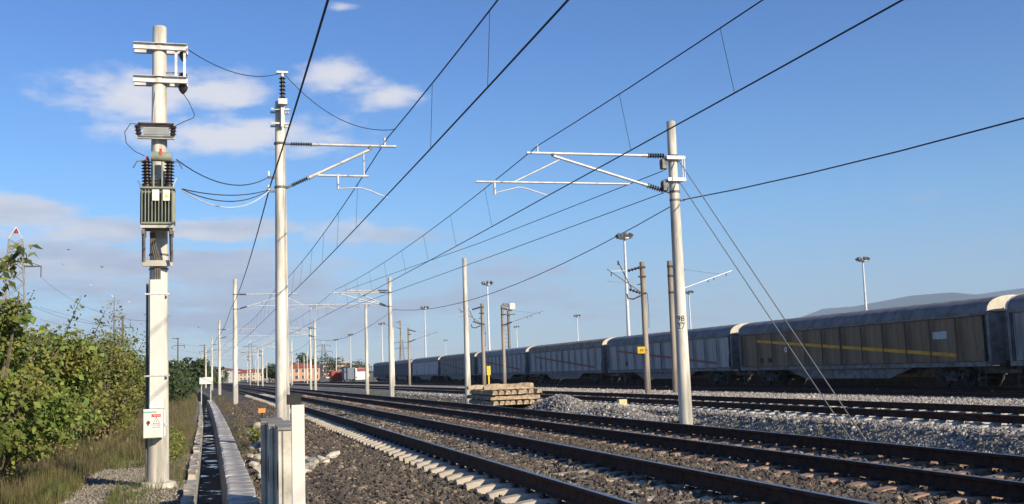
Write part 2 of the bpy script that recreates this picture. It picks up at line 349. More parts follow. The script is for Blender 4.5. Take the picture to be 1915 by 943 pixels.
def scatter(B, zones, smin, smax, sl_u, zoff=.0, jitter=.02):
    out = []; ss = []
    for ulo, uhi, ya, yb, den in zones:
        n = int((uhi-ulo)*(yb-ya)*den); u = RNG.uniform(ulo, uhi, n); y = RNG.uniform(ya, yb, n)
        keep = np.ones(n, bool)
        for a, b_, cov in sl_u:
            ph = np.abs(((y-Y0S+.3) % SPACING)-.3)
            on = (u > a) & (u < b_) & (ph < .15); keep &= ~(on & (RNG.random(n) > cov))
        u, y = u[keep], y[keep]; s = RNG.uniform(smin, smax, len(u))*RNG.choice([.7, 1, 1.25], len(u), p=[.3, .55, .15])
        z = lvl(B, u)+zoff+RNG.uniform(-jitter, jitter, len(u)); P = np.stack([u+dxv(y), y, z], -1); k = in_view(P); out.append(P[k]); ss.append(s[k]*(1+.006*np.maximum(0, y[k]-20)))
    return np.concatenate(out), np.concatenate(ss)
SL1 = [(3.16, 3.95, .0), (3.95, 4.9, .22), (4.9, 5.67, .03), (7.36, 8.1, .12), (8.1, 9.0, .2), (9.0, 9.87, .05)]
P, S = scatter(BED1, [(.55, 11.4, 8, 17, 560), (.55, 11.4, 17, 28, 350), (.7, 11.4, 28, 46, 150), (.9, 11.4, 46, 80, 55)], 0.028, .053, SL1)
STM = stone_mat('dark_ballast_stone', DARK3); stones('ballast_stones', P, S, STM, 'dark brown grey crushed ballast stones of the two near tracks', 1)
P, S = scatter(BED3, [(11.4, 19.9, 8, 26, 260), (11.4, 19.9, 26, 48, 170), (11.4, 19.9, 48, 90, 60)], .030, .055, [(15.6, 16.1, .0), (16.1, 18.1, .25)])
stones('pale_ballast_stones', P, S, stone_mat('pale_ballast_stone', PALE3), 'pale grey ballast stones banked up under the siding beyond the near tracks', 2)
P, S = scatter(BED5, [(20.8, 34.0, 14, 60, 55), (20.8, 34.0, 60, 110, 25)], .035, .06, [])
stones('yard_gravel_stones', P, S, stone_mat('yard_gravel_stone', YARD3), 'sunlit pale gravel strip in front of the parked wagons', 3)
n = 9000; P = np.stack([RNG.uniform(-2.9, -.56, n), RNG.uniform(15, 27, n), np.full(n, .015)], -1); P = P[in_view(P)]; P[:, 2] += .04*np.sin(P[:, 0]*1.7+P[:, 1]*.6)*np.cos(P[:, 1]*.31+P[:, 0])
stones('path_gravel', P, RNG.uniform(.008, .022, len(P)), stone_mat('path_stone', ((.15, .13, .105), (.23, .205, .17), (.40, .36, .30))), 'fine grey gravel of the path beside the transformer pole', 5)
# heap of ballast between the sleeper stack and the numbered post
n = 7000; t_ = RNG.uniform(0, 1, n); w_ = RNG.normal(0, .42, n); yy = 43.0-t_*12; hh = (.66-.42*t_)*np.exp(-(w_/.62)**2)
P = np.stack([13.45+.35*t_+w_*1.5-.0, yy, -.2+hh*(1.1+.3*np.sin(yy*1.1))+RNG.uniform(-.03, .03, n)], -1)
stones('ballast_heap', P, RNG.uniform(.035, .075, n), stone_mat('heap_stone', PALE3), 'loose heap of pale grey ballast beside the sleeper stack', 4)

# ------------------------------------------------------------------ tracks
RAILP = [(-.075, -.172), (.075, -.172), (.075, -.160), (.020, -.145), (.010, -.130), (.010, -.050), (.036, -.036), (.036, -.008), (.028, 0), (-.028, 0), (-.036, -.008), (-.036, -.036), (-.010, -.050), (-.010, -.130), (-.020, -.145), (-.075, -.160)]
RAILMI = [1 if j == 8 else 0 for j in range(len(RAILP))]
def sleeper_mesh(m):
    mb = MB(); xs = [-1.25, -1.17, -.95, -.62, -.45, 0, .45, .62, .95, 1.17, 1.25]; tp = [-.035, -.02, 0, 0, -.03, -.035, -.03, 0, 0, -.02, -.035]; hw = [.085, .095, .11, .11, .10, .095, .10, .11, .11, .095, .085]
    v = []
    for x, z, h in zip(xs, tp, hw): v += [(x, -.145, -.21), (x, .145, -.21), (x, h+.02, z-.03), (x, h-.012, z), (x, -h+.012, z), (x, -h-.02, z-.03)]
    f = [(i*6+j, i*6+(j+1) % 6, (i+1)*6+(j+1) % 6, (i+1)*6+j) for i in range(10) for j in range(6)]+[(5, 4, 3, 2, 1, 0), tuple(range(60, 66))]
    return mb.add(v, f).mesh('sleeper', m)
clipme = MB(); clipme.box((0, 0, .008), (.10, .16, .03), taper=.6).tube([(-.03, -.05, .022), (.03, -.05, .035), (.04, .05, .035), (-.03, .05, .022)], .011, 5).tube([(.0, 0, .0), (0, 0, .055)], .015, 6)
CLIP = clipme.mesh('rail_clip', CLIPM)
def track(label, u1, z1, z2, slm, ya, yb, ys0, ys1, clips=0, zs=0):
    t = thing('railway_track', label, 'railway track', (u1+.75, ya, z1))
    yl = [y for y in np.arange(ya, 60, 3)]+[y for y in np.arange(60, yb, 10)]
    for uu, zz in ((u1, z1), (u1+1.507, z2)):
        MB().sweep(RAILP, [(uu+dx(y)-(u1+.75), y-ya, zz-z1) for y in yl], RAILMI).build('rail', [RAILM, RAILTOP], t)
    me = sleeper_mesh(slm); tilt = math.atan2(z2-z1, 1.507); zc = (z1+z2)/2-.187
    k0 = math.ceil((ys0-Y0S)/SPACING); k1 = int((ys1-Y0S)/SPACING)
    for k in range(k0, k1+1):
        y = k*SPACING+Y0S; s = put('sleeper', me, t, (u1+.753+dx(y)-(u1+.75), y-ya, zc-z1+zs+random.uniform(-.008, .008))); s.rotation_euler = (0, -tilt, random.uniform(-.012, .012)+.0002*y)
        if k-k0 < clips:
            for sx_ in (-1, 1):
                for d in (-.13, .13): put('rail_clip', CLIP, s, (sx_*.753+d, 0, 0), math.pi if d < 0 else 0)
track('nearest railway track, pale concrete sleeper ends on its near side', 3.66, .55, .613, SLEEP, -8, 420, 7.5, 100, 34)
track('second railway track from the camera with rust stained sleepers', 7.86, .492, .557, SLEEP_R, -8, 420, 8, 90, 30)
track('siding raised on a pale ballast bank beyond the numbered post', 16.1, .50, .59, SLEEP_W, -2, 420, 10, 90)
track('empty yard track in front of the parked wagons', 30.6, .20, .20, SLEEP_W, 10, 420, 24, 90)
track('yard track carrying the row of covered wagons', 34.8, .23, .23, SLEEP_W, 10, 420, 30, 90, 0, .0)

# ------------------------------------------------------------------ overhead line posts
def pole(t, zt, rb, rtop, m, n=20):
    mb = MB(); mb.tube([(0, 0, -.3), (0, 0, 0), (0, 0, zt*.33), (0, 0, zt*.66), (0, 0, zt-.02), (0, 0, zt)], [rb, rb, rb+(rtop-rb)*.33, rb+(rtop-rb)*.66, rtop, rtop-.012], n)
    return mb.build('pole', m, t, True)
def arm(t, s, style, B=0):
    """cantilever on side s (+1 points right); heights are above the post foot at .15"""
    z = lambda q: q-.15
    P = lambda a, h: (s*a, B, z(h))
    def tb(name, pts, r, m=GALV): MB().tube(pts, r, 10).build(name, m, t, True)
    if style == 'short':
        L = dict(top=(.85, 2.92, 7.62), d0=(.16, 6.51), d1=(2.24, 7.52), reg=(.92, 2.2, 6.83), br=1.42, sa=[(1.42, 6.50), (2.0, 6.53), (2.2, 6.47), (2.68, 6.27)], cl=2.63)
    else:
        L = dict(top=(.80, 4.15, 7.45), d0=(.2, 6.46), d1=(3.42, 7.38), reg=(1.30, 5.55, 6.66), br=5.05, sa=[(5.05, 6.37), (4.40, 6.53), (4.2, 6.50), (3.62, 6.32)], cl=3.85)
    a, b_, h = L['top']
    tb('top_tube', [P(a, h), P(b_, h)], .036); MB().ins(P(.25, h), P(a-.05, h), .06 if style == 'short' else .075, .03, 9 if style == 'short' else 7).build('insulator', INSU_G if style == 'short' else INSU, t, True)
    tb('end_fitting', [P(.08, h), P(.27, h)], .03, GALV_D); tb('end_fitting', [P(a-.08, h), P(a+.1, h)], .044, GALV)
    p0, p1 = Vector(P(*L['d0'])), Vector(P(*L['d1'])); dv = p1-p0; q = lambda k: p0+dv*(k/dv.length)
    MB().ins(q(.12), q(.62), .06 if style == 'short' else .075, .03, 9 if style == 'short' else 7).build('insulator', INSU_G if style == 'short' else INSU, t, True)
    tb('end_fitting', [q(-.08), q(.14)], .032, GALV_D); tb('diagonal_tube', [q(.58), p1], .038); tb('end_fitting', [q(.56), q(.76)], .047, GALV)
    tb('swivel_joint', [p1, P(L['d1'][0]+.02*1, h-.0)], .05, GALV_D)
    a, b_, hh = L['reg']; tb('registration_tube', [P(a, hh), P(b_, hh)], .030)
    if style == 'short': tb('drop_rod', [P(2.08, 7.42), P(2.08, hh)], .022)
    else: tb('strut', [P(3.25, 7.28), P(4.5, hh+.02)], .02)
    tb('drop_bracket', [P(L['br'], hh+.04), P(L['br'], hh-.34)], .03)
    tb('steady_arm', [P(*k) for k in L['sa']], .016); tb('wire_clamp', [P(L['cl'], h), P(L['cl'], h+.22)], .025)
    for hb in (h, L['d0'][1]): MB().ring((0, B, z(hb)), .15, .05).build('clamp_band', GALV_D, t, True)
def post(label, x, y, s, style, h=8.5, m=None, group='catenary posts along the main line', rb=.18, rtp=.12, name='catenary_post'):
    t = thing(name, label, 'catenary post', (x, y, .15), 0, group); pole(t, h-.15, rb, rtp, m or CONC)
    if style: arm(t, s, style)
    return t
LX = lambda Y: 1.48+dx(Y)-dx(26.6)
pA = post('tall white concrete catenary post with insulator on top, nearest on the left', 1.48, 26.6, 1, 'short', 8.7)
# fittings of the nearest left post
for zz in (8.46, 8.10): MB().box((0, -.17, zz-.15), (.46, .05, .045)).box((0, -.13, zz-.13), (.46, .1, .006)).box((0, .17, zz-.15), (.46, .05, .045)).build('cross_channel', GALV, pA)
mb = MB(); mb.box((.05, -.26, 8.62-.15), (.22, .22, .14)).box((.05, -.23, 8.3-.15), (.08, .05, .6)); mb.build('insulator_stand', GALV, pA)
MB().ins((.05, -.26, 8.54), (.05, -.26, 9.12), .085, .045, 6).build('post_insulator', INSU, pA, True)
MB().tube([(.05, -.26, 9.12), (.05, -.26, 9.2)], .04, 8).box((.05, -.26, 9.23), (.28, .1, .05)).build('insulator_cap', WHITEP, pA)
for zz in (6.75, 6.40): MB().box((-.22, -.06, zz-.15), (.18, .06, .05)).build('wire_bracket', GALV_D, pA); MB().tube([(-.3, -.08, zz-.12), (-.3, -.08, zz)], .03, 8).build('spool_insulator', WHITEP, pA)
MB().tube([(.10, -.17, 7.4), (.10, -.165, 4.5), (.12, -.175, 2.5), (.12, -.19, .2)], .006, 5).build('earth_wire', GALV_D, pA)
p2 = post('white concrete catenary post second from the camera in the left row', LX(73.4), 73.4, 1, 'long')
ORD = ['third', 'fourth', 'fifth', 'sixth', 'seventh']
for k, Y in enumerate((125, 178, 230, 282, 335)):
    c = copy_tree(p2); c.location = (LX(Y)+.35*(k > 0), Y, .15); c['label'] = f'white concrete catenary post {ORD[k]} from the camera in the left row'
pR = post('leaning white concrete post with plate 98 over 27 and two guy wires', 11.94, 26.2, -1, 'long', 8.42)
mb_rz = math.atan2(11.94, 26.2)
for zz in (7.22, 6.62):
    mb = MB(); mb.box((0, -.2, zz), (.52, .05, .09)).box((0, .2, zz), (.52, .05, .09)).box((.25, 0, zz), (.04, .46, .05)).box((-.25, 0, zz), (.04, .46, .05)); mb.build('clamp_frame', GALV, pR)
    mb = MB(); mb.box((-.30, -.05, zz-.16), (.14, .2, .26)).tube([(-.38, -.05, zz-.10), (-.24, -.05, zz-.30)], .05, 8); mb.build('anchor_bracket', GALV_D, pR)
MB().tube([(.25, -.2, 7.22), (.25, -.2, 6.62)], .014, 6).tube([(.18, -.22, 7.22), (.18, -.22, 6.62)], .012, 6).build('tie_rod', GALV, pR)
MB().box((.22, -.05, 6.08), (.12, .05, .05)).ring((0, 0, 6.08), .14, .05).build('wire_bracket', GALV_D, pR)
# number plate, bent a little round the post
mb = MB(); N = 9; rr_ = .171; v = []
for i in range(N):
    a = -.72+1.44*i/(N-1)
    for zz in (2.53, 2.97): v.append((math.sin(a)*rr_, -math.cos(a)*rr_, zz))
mb.add(v, [(2*i, 2*i+2, 2*i+3, 2*i+1) for i in range(N-1)]); pl = mb.build('number_plate', WHITEP, pR); pl.rotation_euler = (0, 0, -mb_rz); tag(pl, 'white plate reading 98 over 27')
def bend(me, rr_):
    for q in me.vertices:
        a = q.co.x/rr_; d = q.co.y; q.co.x = math.sin(a)*(rr_-d); q.co.y = -math.cos(a)*(rr_-d)
for txt, zz in (('98', 2.85), ('27', 2.65)):
    me = text_mesh(txt, .225, 'numerals', BLACKP); bend(me, .176); put('numerals', me, pl, (0, 0, zz))
me = MB().add([(-.11+.02*i, -.001, zz) for i in range(12) for zz in (2.744, 2.756)], [(2*i, 2*i+2, 2*i+3, 2*i+1) for i in range(11)]).mesh('divider_line', BLACKP); bend(me, .175); put('divider_line', me, pl)
# right hand row
q2 = post('white concrete catenary post second from the camera in the right row', 11.45, 73.2, -1, 'long', 8.5); arm(q2, -1, 'short', .35)
for k, (x, Y) in enumerate(((10.9, 127.5), (9.9, 180), (8.8, 232), (7.6, 284))):
    c = copy_tree(q2); c.location = (x, Y, .15); c['label'] = f'white concrete catenary post {ORD[k]} from the camera in the right row'
for lab, x, Y, h in (('bare white concrete post behind the stack of sleepers', 14.06, 61.1, 8.5), ('bare grey white concrete post just left of the second right row post', 13.39, 100.4, 8.5), ('slim bare white post beside the rusty yellow brown post', 23.94, 151, 8.4)):
    post(lab, x, Y, 1, None, h, group='bare concrete posts in the yard')
bare = post('bare white concrete post among the far yard tracks', 12.2, 150, 1, None, 8.5, group='far bare posts')
for x, Y in ((12.4, 193), (21.9, 280), (8.66, 256.7), (10.46, 278.7), (11.9, 375), (9.9, 403), (23.4, 513), (26, 345), (20, 320), (17.5, 420), (28, 400)):
    c = copy_tree(bare); c.location = (x, Y, .1)

# old rusty masts of the yard
def old_post(label, x, y, s, kind, zt=8.3):
    t = thing('old_catenary_post', label, 'catenary post', (x, y, 0), 0, 'old yard posts'); pole(t, zt, .19, .155, CONC_OLD, 16)
    def tb(name, pts, r, m=RUSTY): MB().tube(pts, r, 7).build(name, m, t, True)
    z1, z2 = zt-.35, zt-2.0
    MB().ins((s*.15, 0, z1), (s*1.0, 0, z1-.22), .11, .05, 4, 8).build('insulator', INSU, t, True)
    MB().ins((s*.15, 0, z2), (s*.95, 0, z2+.28), .11, .05, 4, 8).build('insulator', INSU, t, True)
    for zz in (z1, z2, zt-.95): MB().ring((0, 0, zz), .165, .12).box((s*.1, -.16, zz), (.5, .06, .1)).build('clamp_band', RUSTY, t)
    if kind == 'full':
        tb('cantilever_tube', [(s*.1, 0, z2+.05), (s*2.35, 0, z2+1.55)], .035, GALV_D); tb('cantilever_tube', [(s*.75, .1, z2+.35), (s*1.6, 0, zt)], .03)
        tb('tie_rod', [(s*.9, 0, z1-.2), (s*2.2, 0, z2+1.42)], .014, GALV); tb('registration_tube', [(s*.95, 0, z2+.72), (s*2.4, 0, z2+.78)], .018, mat('faded_orange', (.40, .24, .15), .8)); tb('hanger', [(s*2.1, 0, z2+1.4), (s*2.1, 0, z2+1.1)], .03); tb('hanger', [(s*1.6, 0, zt+.08), (s*1.6, 0, zt-.2)], .05)
        tb('curved_bracket', [(s*.2, 0, z2-.15), (s*.7, 0, z2-.35), (s*1.05, 0, z2-.3), (s*1.1, 0, z2)], .05); tb('brace', [(-s*.1, .0, z1-1), (s*.35, .1, z2+.55)], .03)
        tb('hanging_cable', [(-s*.2, -.16, z2), (-s*.24, -.17, z2-1.2), (-s*.2, -.17, z2-2.2)], .016, WIRE)
    else:
        tb('tie_rod', [(s*.95, 0, z1-.2), (s*3.6, 0, z1-.55)], .013, GALV_D); tb('cantilever_tube', [(s*.9, 0, z2+.26), (s*4.3, 0, z1-.30)], .03, GALV if kind == 'pale' else GALV_D)
        for k in (.5, .62, .88): tb('wire_hanger', [(s*(.9+3.4*k), 0, z2+.26+(z1-z2-.56)*k), (s*(.9+3.4*k), 0, z2+.06+(z1-z2-.56)*k)], .025)
    return t
o1 = old_post('weathered brown post with rusty bracket arms and a yellow number sign', 25.74, 61.9, -1, 'full')
o2 = old_post('weathered brown post with a pale slanted arm, behind the numbered post', 27.4, 61.4, 1, 'pale')
old_post('weathered brown post with rusty arms to the left, above the sleeper stack', 24.64, 100, -1, 'full')
old_post('weathered brown post with thin arm to the right, above the sleeper stack', 27.48, 103, 1, 'thin')
old_post('weathered brown post with one slanted arm before the far grey wagon', 26.18, 150.7, 1, 'thin')
old_post('tall weathered post rising behind the farthest wagons', 41.5, 250, -1, 'thin', 14.4)
# yellow sign with number
sg = thing('number_sign', 'yellow square sign with black 99 fixed to the weathered post', 'sign', (25.33, 61.66, 2.75), -.35)
MB().box((0, 0, 0), (.46, .02, .42)).build('sign_board', YELLOWP, sg); put('numerals', text_mesh('99', .24, 'numerals', BLACKP), sg, (0.02, -.016, -.03)); MB().box((.28, .02, 0), (.2, .03, .04)).build('sign_bracket', RUSTY, sg)
ym = thing('marker_post', 'yellow flat marker on a short stake above the sleeper stack', 'marker', (22.65, 90.2, .05))
MB().box((0, 0, 1.75), (.34, .05, .78)).build('marker_plate', YELLOWP, ym); MB().box((0, 0, .68), (.13, .05, 1.36)).build('stake', YELLOWP, ym)

# ------------------------------------------------------------------ wires
def cat_pts(xf, sup, zt, sag, n=14):
    out = []
    for a, b_ in zip(sup[:-1], sup[1:]):
        for i in range(n):
            t = i/n; Y = a+(b_-a)*t; out.append((xf(Y), Y, zt-4*sag*t*(1-t)))
    out.append((xf(sup[-1]), sup[-1], zt)); return out
def wire(name, label, pts, r, cat='wire', m=None, group=None, n=6):
    o = MB().tube([Vector(p)-Vector(pts[0]) for p in pts], r, n).build(name, m or WIRE, None, True, pts[0]); return tag(o, label, cat, group)
SUPL = [-18, 26.3, 73.4, 125, 178, 230, 282, 335]; SUPR = [-18, 26.2, 73.2, 127.5, 180, 232, 284]
def line_pair(xm, xc, sup, zm, zc, who):
    sagm = .34; P = cat_pts(xm, sup, zm, sagm); mw = wire('messenger_wire', f'upper suspension wire of the {who} overhead line', P, .0135)
    Q = cat_pts(xc, sup, zc, .02, 8); wire('contact_wire', f'lower contact wire of the {who} overhead line', Q, .0155)
    for a, b_ in zip(sup[:-1], sup[1:]):
        for k in range(8):
            Y = a+5.8+k*(b_-a-11.6)/7
            if Y < 6 or Y > 130: continue
            t = (Y-a)/(b_-a); z1 = zm-4*sagm*t*(1-t); z2 = zc-.08*t*(1-t); o = Vector(P[0])
            MB().tube([Vector((xm(Y), Y, z1))-o, Vector((xc(Y)-.0, Y-.02, z2))-o], .0055, 5).build('dropper', WIRE, mw)
stg = lambda Y, amp: amp*math.cos(math.pi*(Y-26)/48)
line_pair(lambda Y: 4.13+dx(Y)+.07, lambda Y: 4.08+dx(Y)+.05*stg(Y, 1), SUPL, 7.76, 6.26, 'nearest')
line_pair(lambda Y: 8.12+dx(Y)+.07, lambda Y: 8.34+dx(Y)+.05*stg(Y, 1), SUPR, 7.66, 6.31, 'second')
wire('return_wire', 'thick dark wire running along the left posts', cat_pts(lambda Y: LX(Y)-.27, [-18, 26.5, 73.4, 125, 178, 230], 6.5, .25), .0165)
wire('return_wire', 'dark wire fixed to the right side of the numbered post', cat_pts(lambda Y: 12.16+dx(Y)-dx(26), [-18, 26.2, 73.2, 127.5, 180], 6.24, .95), .0145)
wire('anchored_wire', 'upper wire ending at the numbered post bracket', [(11.6, 26.1, 7.02), (10.4, 42, 7.05), (8.2, 72.8, 7.55)], .012)
wire('anchored_wire', 'lower wire ending at the numbered post bracket', [(11.6, 26.1, 6.42), (10.4, 42, 6.33), (8.4, 72.8, 6.35)], .012)
wire('guy_wire', 'upper guy wire slanting from the numbered post to the ballast', [(11.98, 26.03, 7.38), (12.555, 18.7, -.10)], .0125, 'guy wire', GUYM)
wire('guy_wire', 'lower guy wire slanting from the numbered post to the ballast', [(11.98, 26.03, 6.78), (12.50, 19.13, -.10)], .0125, 'guy wire', GUYM)
def droop(a, b_, sag, n=14): a, b_ = Vector(a), Vector(b_); return [tuple(a.lerp(b_, i/n)-Vector((0, 0, 4*sag*(i/n)*(1-i/n)))) for i in range(n+1)]
wire('jumper_cable', 'thin cable from the upper crossarm to the post insulator', droop((-.55, 19.25, 7.70), (1.5, 26.34, 9.36), .25), .009)
wire('jumper_cable', 'thin cable sagging from the post insulator to the suspension wire', droop((1.56, 26.34, 9.36), (4.17, 25.2, 7.74), .45), .009)
wire('supply_cable', 'black cable from the transformer drum to the nearest post', droop((-.72, 19.15, 5.66), (1.19, 26.5, 6.75), .32), .011)
wire('supply_cable', 'upper black cable from the transformer lid to the nearest post', droop((-.62, 19.1, 5.13), (1.17, 26.5, 6.42), .12), .010)
wire('supply_cable', 'middle black cable from the transformer lid to the nearest post', droop((-.62, 19.1, 5.12), (1.17, 26.5, 6.41), .24), .010)
wire('supply_cable', 'white cable sagging from the transformer lid to the nearest post', droop((-.62, 19.12, 5.11), (1.19, 26.5, 6.40), .36), .010, m=WHITEP)

# ------------------------------------------------------------------ transformer pole
PX, PY = -1.02, 19.37
tp = thing('utility_pole', 'thick white concrete pole carrying the transformer, on a round footing', 'utility pole', (PX, PY, 0))
pole(tp, 8.12, .182, .118, CONC, 28)
mb = MB(); mb.tube([(0, 0, -.1), (0, 0, .04), (0, 0, .09), (.0, 0, .11)], [.31, .31, .285, .2], 14); mb.build('footing', CONC_PALE, tp, True)
def channel(mb, c, L, h=.115, d=.06):
    x, y, z = c; return mb.box((x, y, z), (L, .008, h)).box((x, y-d/2, z+h/2), (L, d, .008)).box((x, y-d/2, z-h/2), (L, d, .008))
for zz in (7.72, 7.12):
    mb = MB(); channel(mb, (.025, -.10, zz), .92); channel(mb, (.025, .16, zz), .92); mb.build('crossarm', GALV, tp); MB().ring((0, 0, zz+.05), .125, .03).build('band_clamp', GALV_D, tp, True)
for xx in (.285, .43): MB().box((xx, -.09, 7.42), (.045, .03, .52)).build('arm_upright', GALV, tp)
MB().box((.15, -.05, 7.27), (.4, .02, .02)).build('cross_rod', GALV_D, tp)
for zz, r_ in ((7.61, .075), (7.22, .075), (7.01, .085)): MB().tube([(.40, .03, zz+.07), (.40, .03, zz+.02), (.40, .03, zz-.04), (.40, .03, zz-.1)], [r_*.8, r_, r_*.8, .02], 12).build('bell_insulator', INSU, tp, True)
mb = MB(); mb.tube([(-.34, -.30, 6.275), (.26, -.30, 6.275)], .018, 8); mb.build('fuse_tube', RUSTY, tp, True)
mb = MB(); mb.box((-.04, -.235, 6.15), (.42, .05, .12)); mb.build('fuse_box', mat('fuse_grey', (.25, .26, .26), .6, var=.1), tp)
mb = MB(); channel(mb, (-.04, -.18, 6.05), .62, .05, .08); channel(mb, (-.04, -.18, 6.24), .62, .05, .08); mb.build('fuse_bracket', GALV, tp)
for xx in (-.33, .24): MB().ins((xx*.98, -.24, 6.08), (xx*1.06, -.29, 6.25), .062, .04, 3, 10).build('fuse_insulator', INSU, tp, True)
for zz in (4.0, 3.75): MB().ring((0, 0, zz), .16, .025).build('band_clamp', GALV_D, tp, True)
mb = MB(); mb.box((-.01, -.20, 2.45), (.235, .07, 2.2)); mb.build('cable_cover', CONC_PALE if False else mat('painted_trunking', (.70, .68, .60), .6, var=.08, scale=2), tp)
for zz in (3.3, 1.9): MB().box((-.01, -.20, zz), (.41, .09, .025)).build('cover_strap', GALV, tp)
MB().tube([(-.19, -.02, .1), (-.185, -.02, 3.5)], .022, 8).build('conduit', GALV_D, tp, True)
MB().tube([(-.06, -.118, 7.9-1.0), (-.09, -.14, 6.5), (-.1, -.15, 6.3)], .007, 5).build('earth_wire', GALV, tp)
# transformer
tf = thing('transformer', 'grey green finned pole transformer with white plates and dark bushings', 'transformer', (PX, PY-.36, 4.36)); tf.scale = (.86, .9, 1)
mb = MB(); mb.box((0, .05, .42), (.56, .34, .62)).box((0, .05, .745), (.66, .50, .03)); mb.build('tank', GREEN, tf)
for i in range(10): MB().box((-.285+i*.0633, -.195, .415), (.014, .15, .56)).build('cooling_fin', GREEN, tf)
MB().box((0, -.20, .125), (.60, .14, .03)).build('fin_rail', GREEN, tf)
for sx_ in (-1, 1):
    for k in range(4): MB().box((sx_*.305, -.10+k*.1, .415), (.05, .014, .56)).build('cooling_fin', GREEN, tf)
for xx, m_ in ((-.025, WHITEP), (.175, WHITEP)):
    MB().box((xx, -.285, .60), (.13, .012, .19)).build('data_plate', m_, tf)
me = MB().add([(.13, -.293, .56), (.22, -.293, .56), (.175, -.293, .635)], [(0, 1, 2)]).mesh('warning_triangle', YELLOWP); put('warning_triangle', me, tf)
for xx in (-.21, .21): MB().ins((xx, -.02, .80), (xx*1.05, -.02, 1.24), .105, .06, 8, 14).tube([(xx, -.02, .76), (xx, -.02, .82)], .09, 10).build('bushing', INSU, tf, True)
for xx in (-.075, .085): MB().tube([(xx, -.16, .76), (xx, -.16, 1.2)], .017, 8).build('support_rod', GREEN, tf, True)
for k in range(4): MB().ins((-.15+k*.1, .14, .76), (-.15+k*.1, .14, .95), .035, .02, 3, 8).build('low_voltage_bushing', INSU, tf, True)
MB().tube([(-.13, -.10, 1.31), (.27, -.10, 1.29)], .085, 18).build('conservator_drum', GREEN, tf, True); MB().tube([(.06, -.15, 1.37), (.06, -.15, 1.43)], .025, 8).box((.06, -.185, 1.34), (.045, .012, .06)).build('filler_cap', REDP, tf)
for s_ in (-1, 1): MB().tube([(s_*.2, -.02, 1.25), (s_*.40, -.05, 1.22), (s_*.47, -.05, 1.10)], .012, 6).build('arcing_horn', GALV_D, tf, True)
MB().tube([(-.2, -.02, 1.24), (-.21, -.02, 1.32)], [.045, .02], 8).build('terminal', REDP, tf, True)
MB().tube([(.29, -.1, .78), (.36, -.14, .92)], .012, 5).build('white_lever', WHITEP, tf); MB().tube([(-.31, -.1, .76), (-.38, -.1, .88)], .01, 5).build('thermometer_pocket', GALV_D, tf)
mb = MB(); mb.box((0, -.20, .075), (.62, .06, .06)); mb.box((0, .26, .075), (.62, .06, .06)).box((-.25, .03, .075), (.06, .4, .05)).box((.25, .03, .075), (.06, .4, .05)); mb.build('base_frame', mat('cream_steel', (.55, .52, .43), .6, var=.15), tf)
for s_ in (-1, 1): MB().box((s_*.265, .02, -.02), (.06, .5, .09)).build('bearer', GALV_D, tf); MB().tube([(s_*.255, -.17, .0), (s_*.265, -.0, -.52)], .035, 4).build('bracket_leg', GALV_D, tf)
MB().box((-.01, .16, -.53), (.58, .05, .10)).box((-.01, .10, -.53), (.58, .008, .10)).build('bracket_beam', mat('cream_steel', (.55, .52, .43)), tf)
for k in range(3): MB().tube([(-.14+k*.035, .08, .0), (-.13+k*.038, .10, -.2), (-.07+k*.042, .15, -.42), (-.055+k*.043, .17, -.62), (-.055+k*.043, .17, -.86)], .021, 7).build('cable_conduit', mat('brown_conduit', (.17, .15, .12), .7), tf, True)
# wiring round the pole
wire('jumper_cable', 'thin cable looping from the bell insulator to the fuse', [(-.62, 19.38, 6.92), (-.52, 19.3, 6.75), (-.42, 19.2, 6.5), (-.43, 19.15, 6.42), (-.6, 19.1, 6.33), (-.74, 19.07, 6.24)], .007)
wire('jumper_cable', 'thin cable looping from the fuse down to the left bushing', [(-1.36, 19.07, 6.26), (-1.48, 19.05, 6.26), (-1.57, 19.03, 6.1), (-1.54, 19.0, 5.9), (-1.40, 18.99, 5.76), (-1.24, 18.98, 5.68)], .007)
# meter cabinet
mc = thing('meter_cabinet', 'cream metal meter box with danger label strapped to the pole', 'meter box', (PX-.06, PY-.30, .86)); mc.scale = (.88, 1, 1)
MB().box((0, 0, .24), (.36, .22, .48)).build('cabinet_body', WHITEP, mc); MB().box((-.005, -.118, .24), (.335, .016, .46)).build('door', WHITEP, mc)
MB().box((-.05, -.129, .435), (.23, .004, .022)).build('teal_label', TEALP, mc)
wl = MB().box((.06, -.129, .27), (.175, .004, .27)).build('warning_label', mat('label_white', (.76, .74, .68), .6, var=.03), mc)
MB().box((.06, -.1325, .375), (.168, .003, .05)).build('red_header', REDP, wl); put('header_text', text_mesh('TEHLİKE', .036, 'header_text', WHITEP), wl, (.068, -.136, .375))
me = MB(); tri = [(.0, .345), (-.06, .24), (.06, .24)]
for a, b_ in ((0, 1), (1, 2), (2, 0)): me.tube([(.06+tri[a][0], -.133, tri[a][1]), (.06+tri[b_][0], -.133, tri[b_][1])], .0035, 4)
me.box((.06, -.133, .285), (.006, .004, .04)).box((.06, -.133, .256), (.006, .004, .008)); me.build('warning_triangle', BLACKP, wl)
for q, zz in (('ÖLÜM TEHLİKESİ', .215), ('YÜKSEK GERİLİM', .18)): put('label_text', text_mesh(q, .02, 'label_text', BLACKP), wl, (.06, -.133, zz))
mb = MB(); mb.tube([(-.085, -.118, .26), (-.085, -.134, .26)], .034, 9).box((-.09, -.13, .222), (.018, .01, .03)); mb.build('rusty_lock', mat('rust_lock', (.13, .045, .03), .9), mc)
MB().box((.23, .0, .22), (.045, .07, .045)).build('side_lug', GALV, mc); MB().box((.205, .02, .24), (.02, .05, .44)).build('hinge_strip', WHITEP, mc)

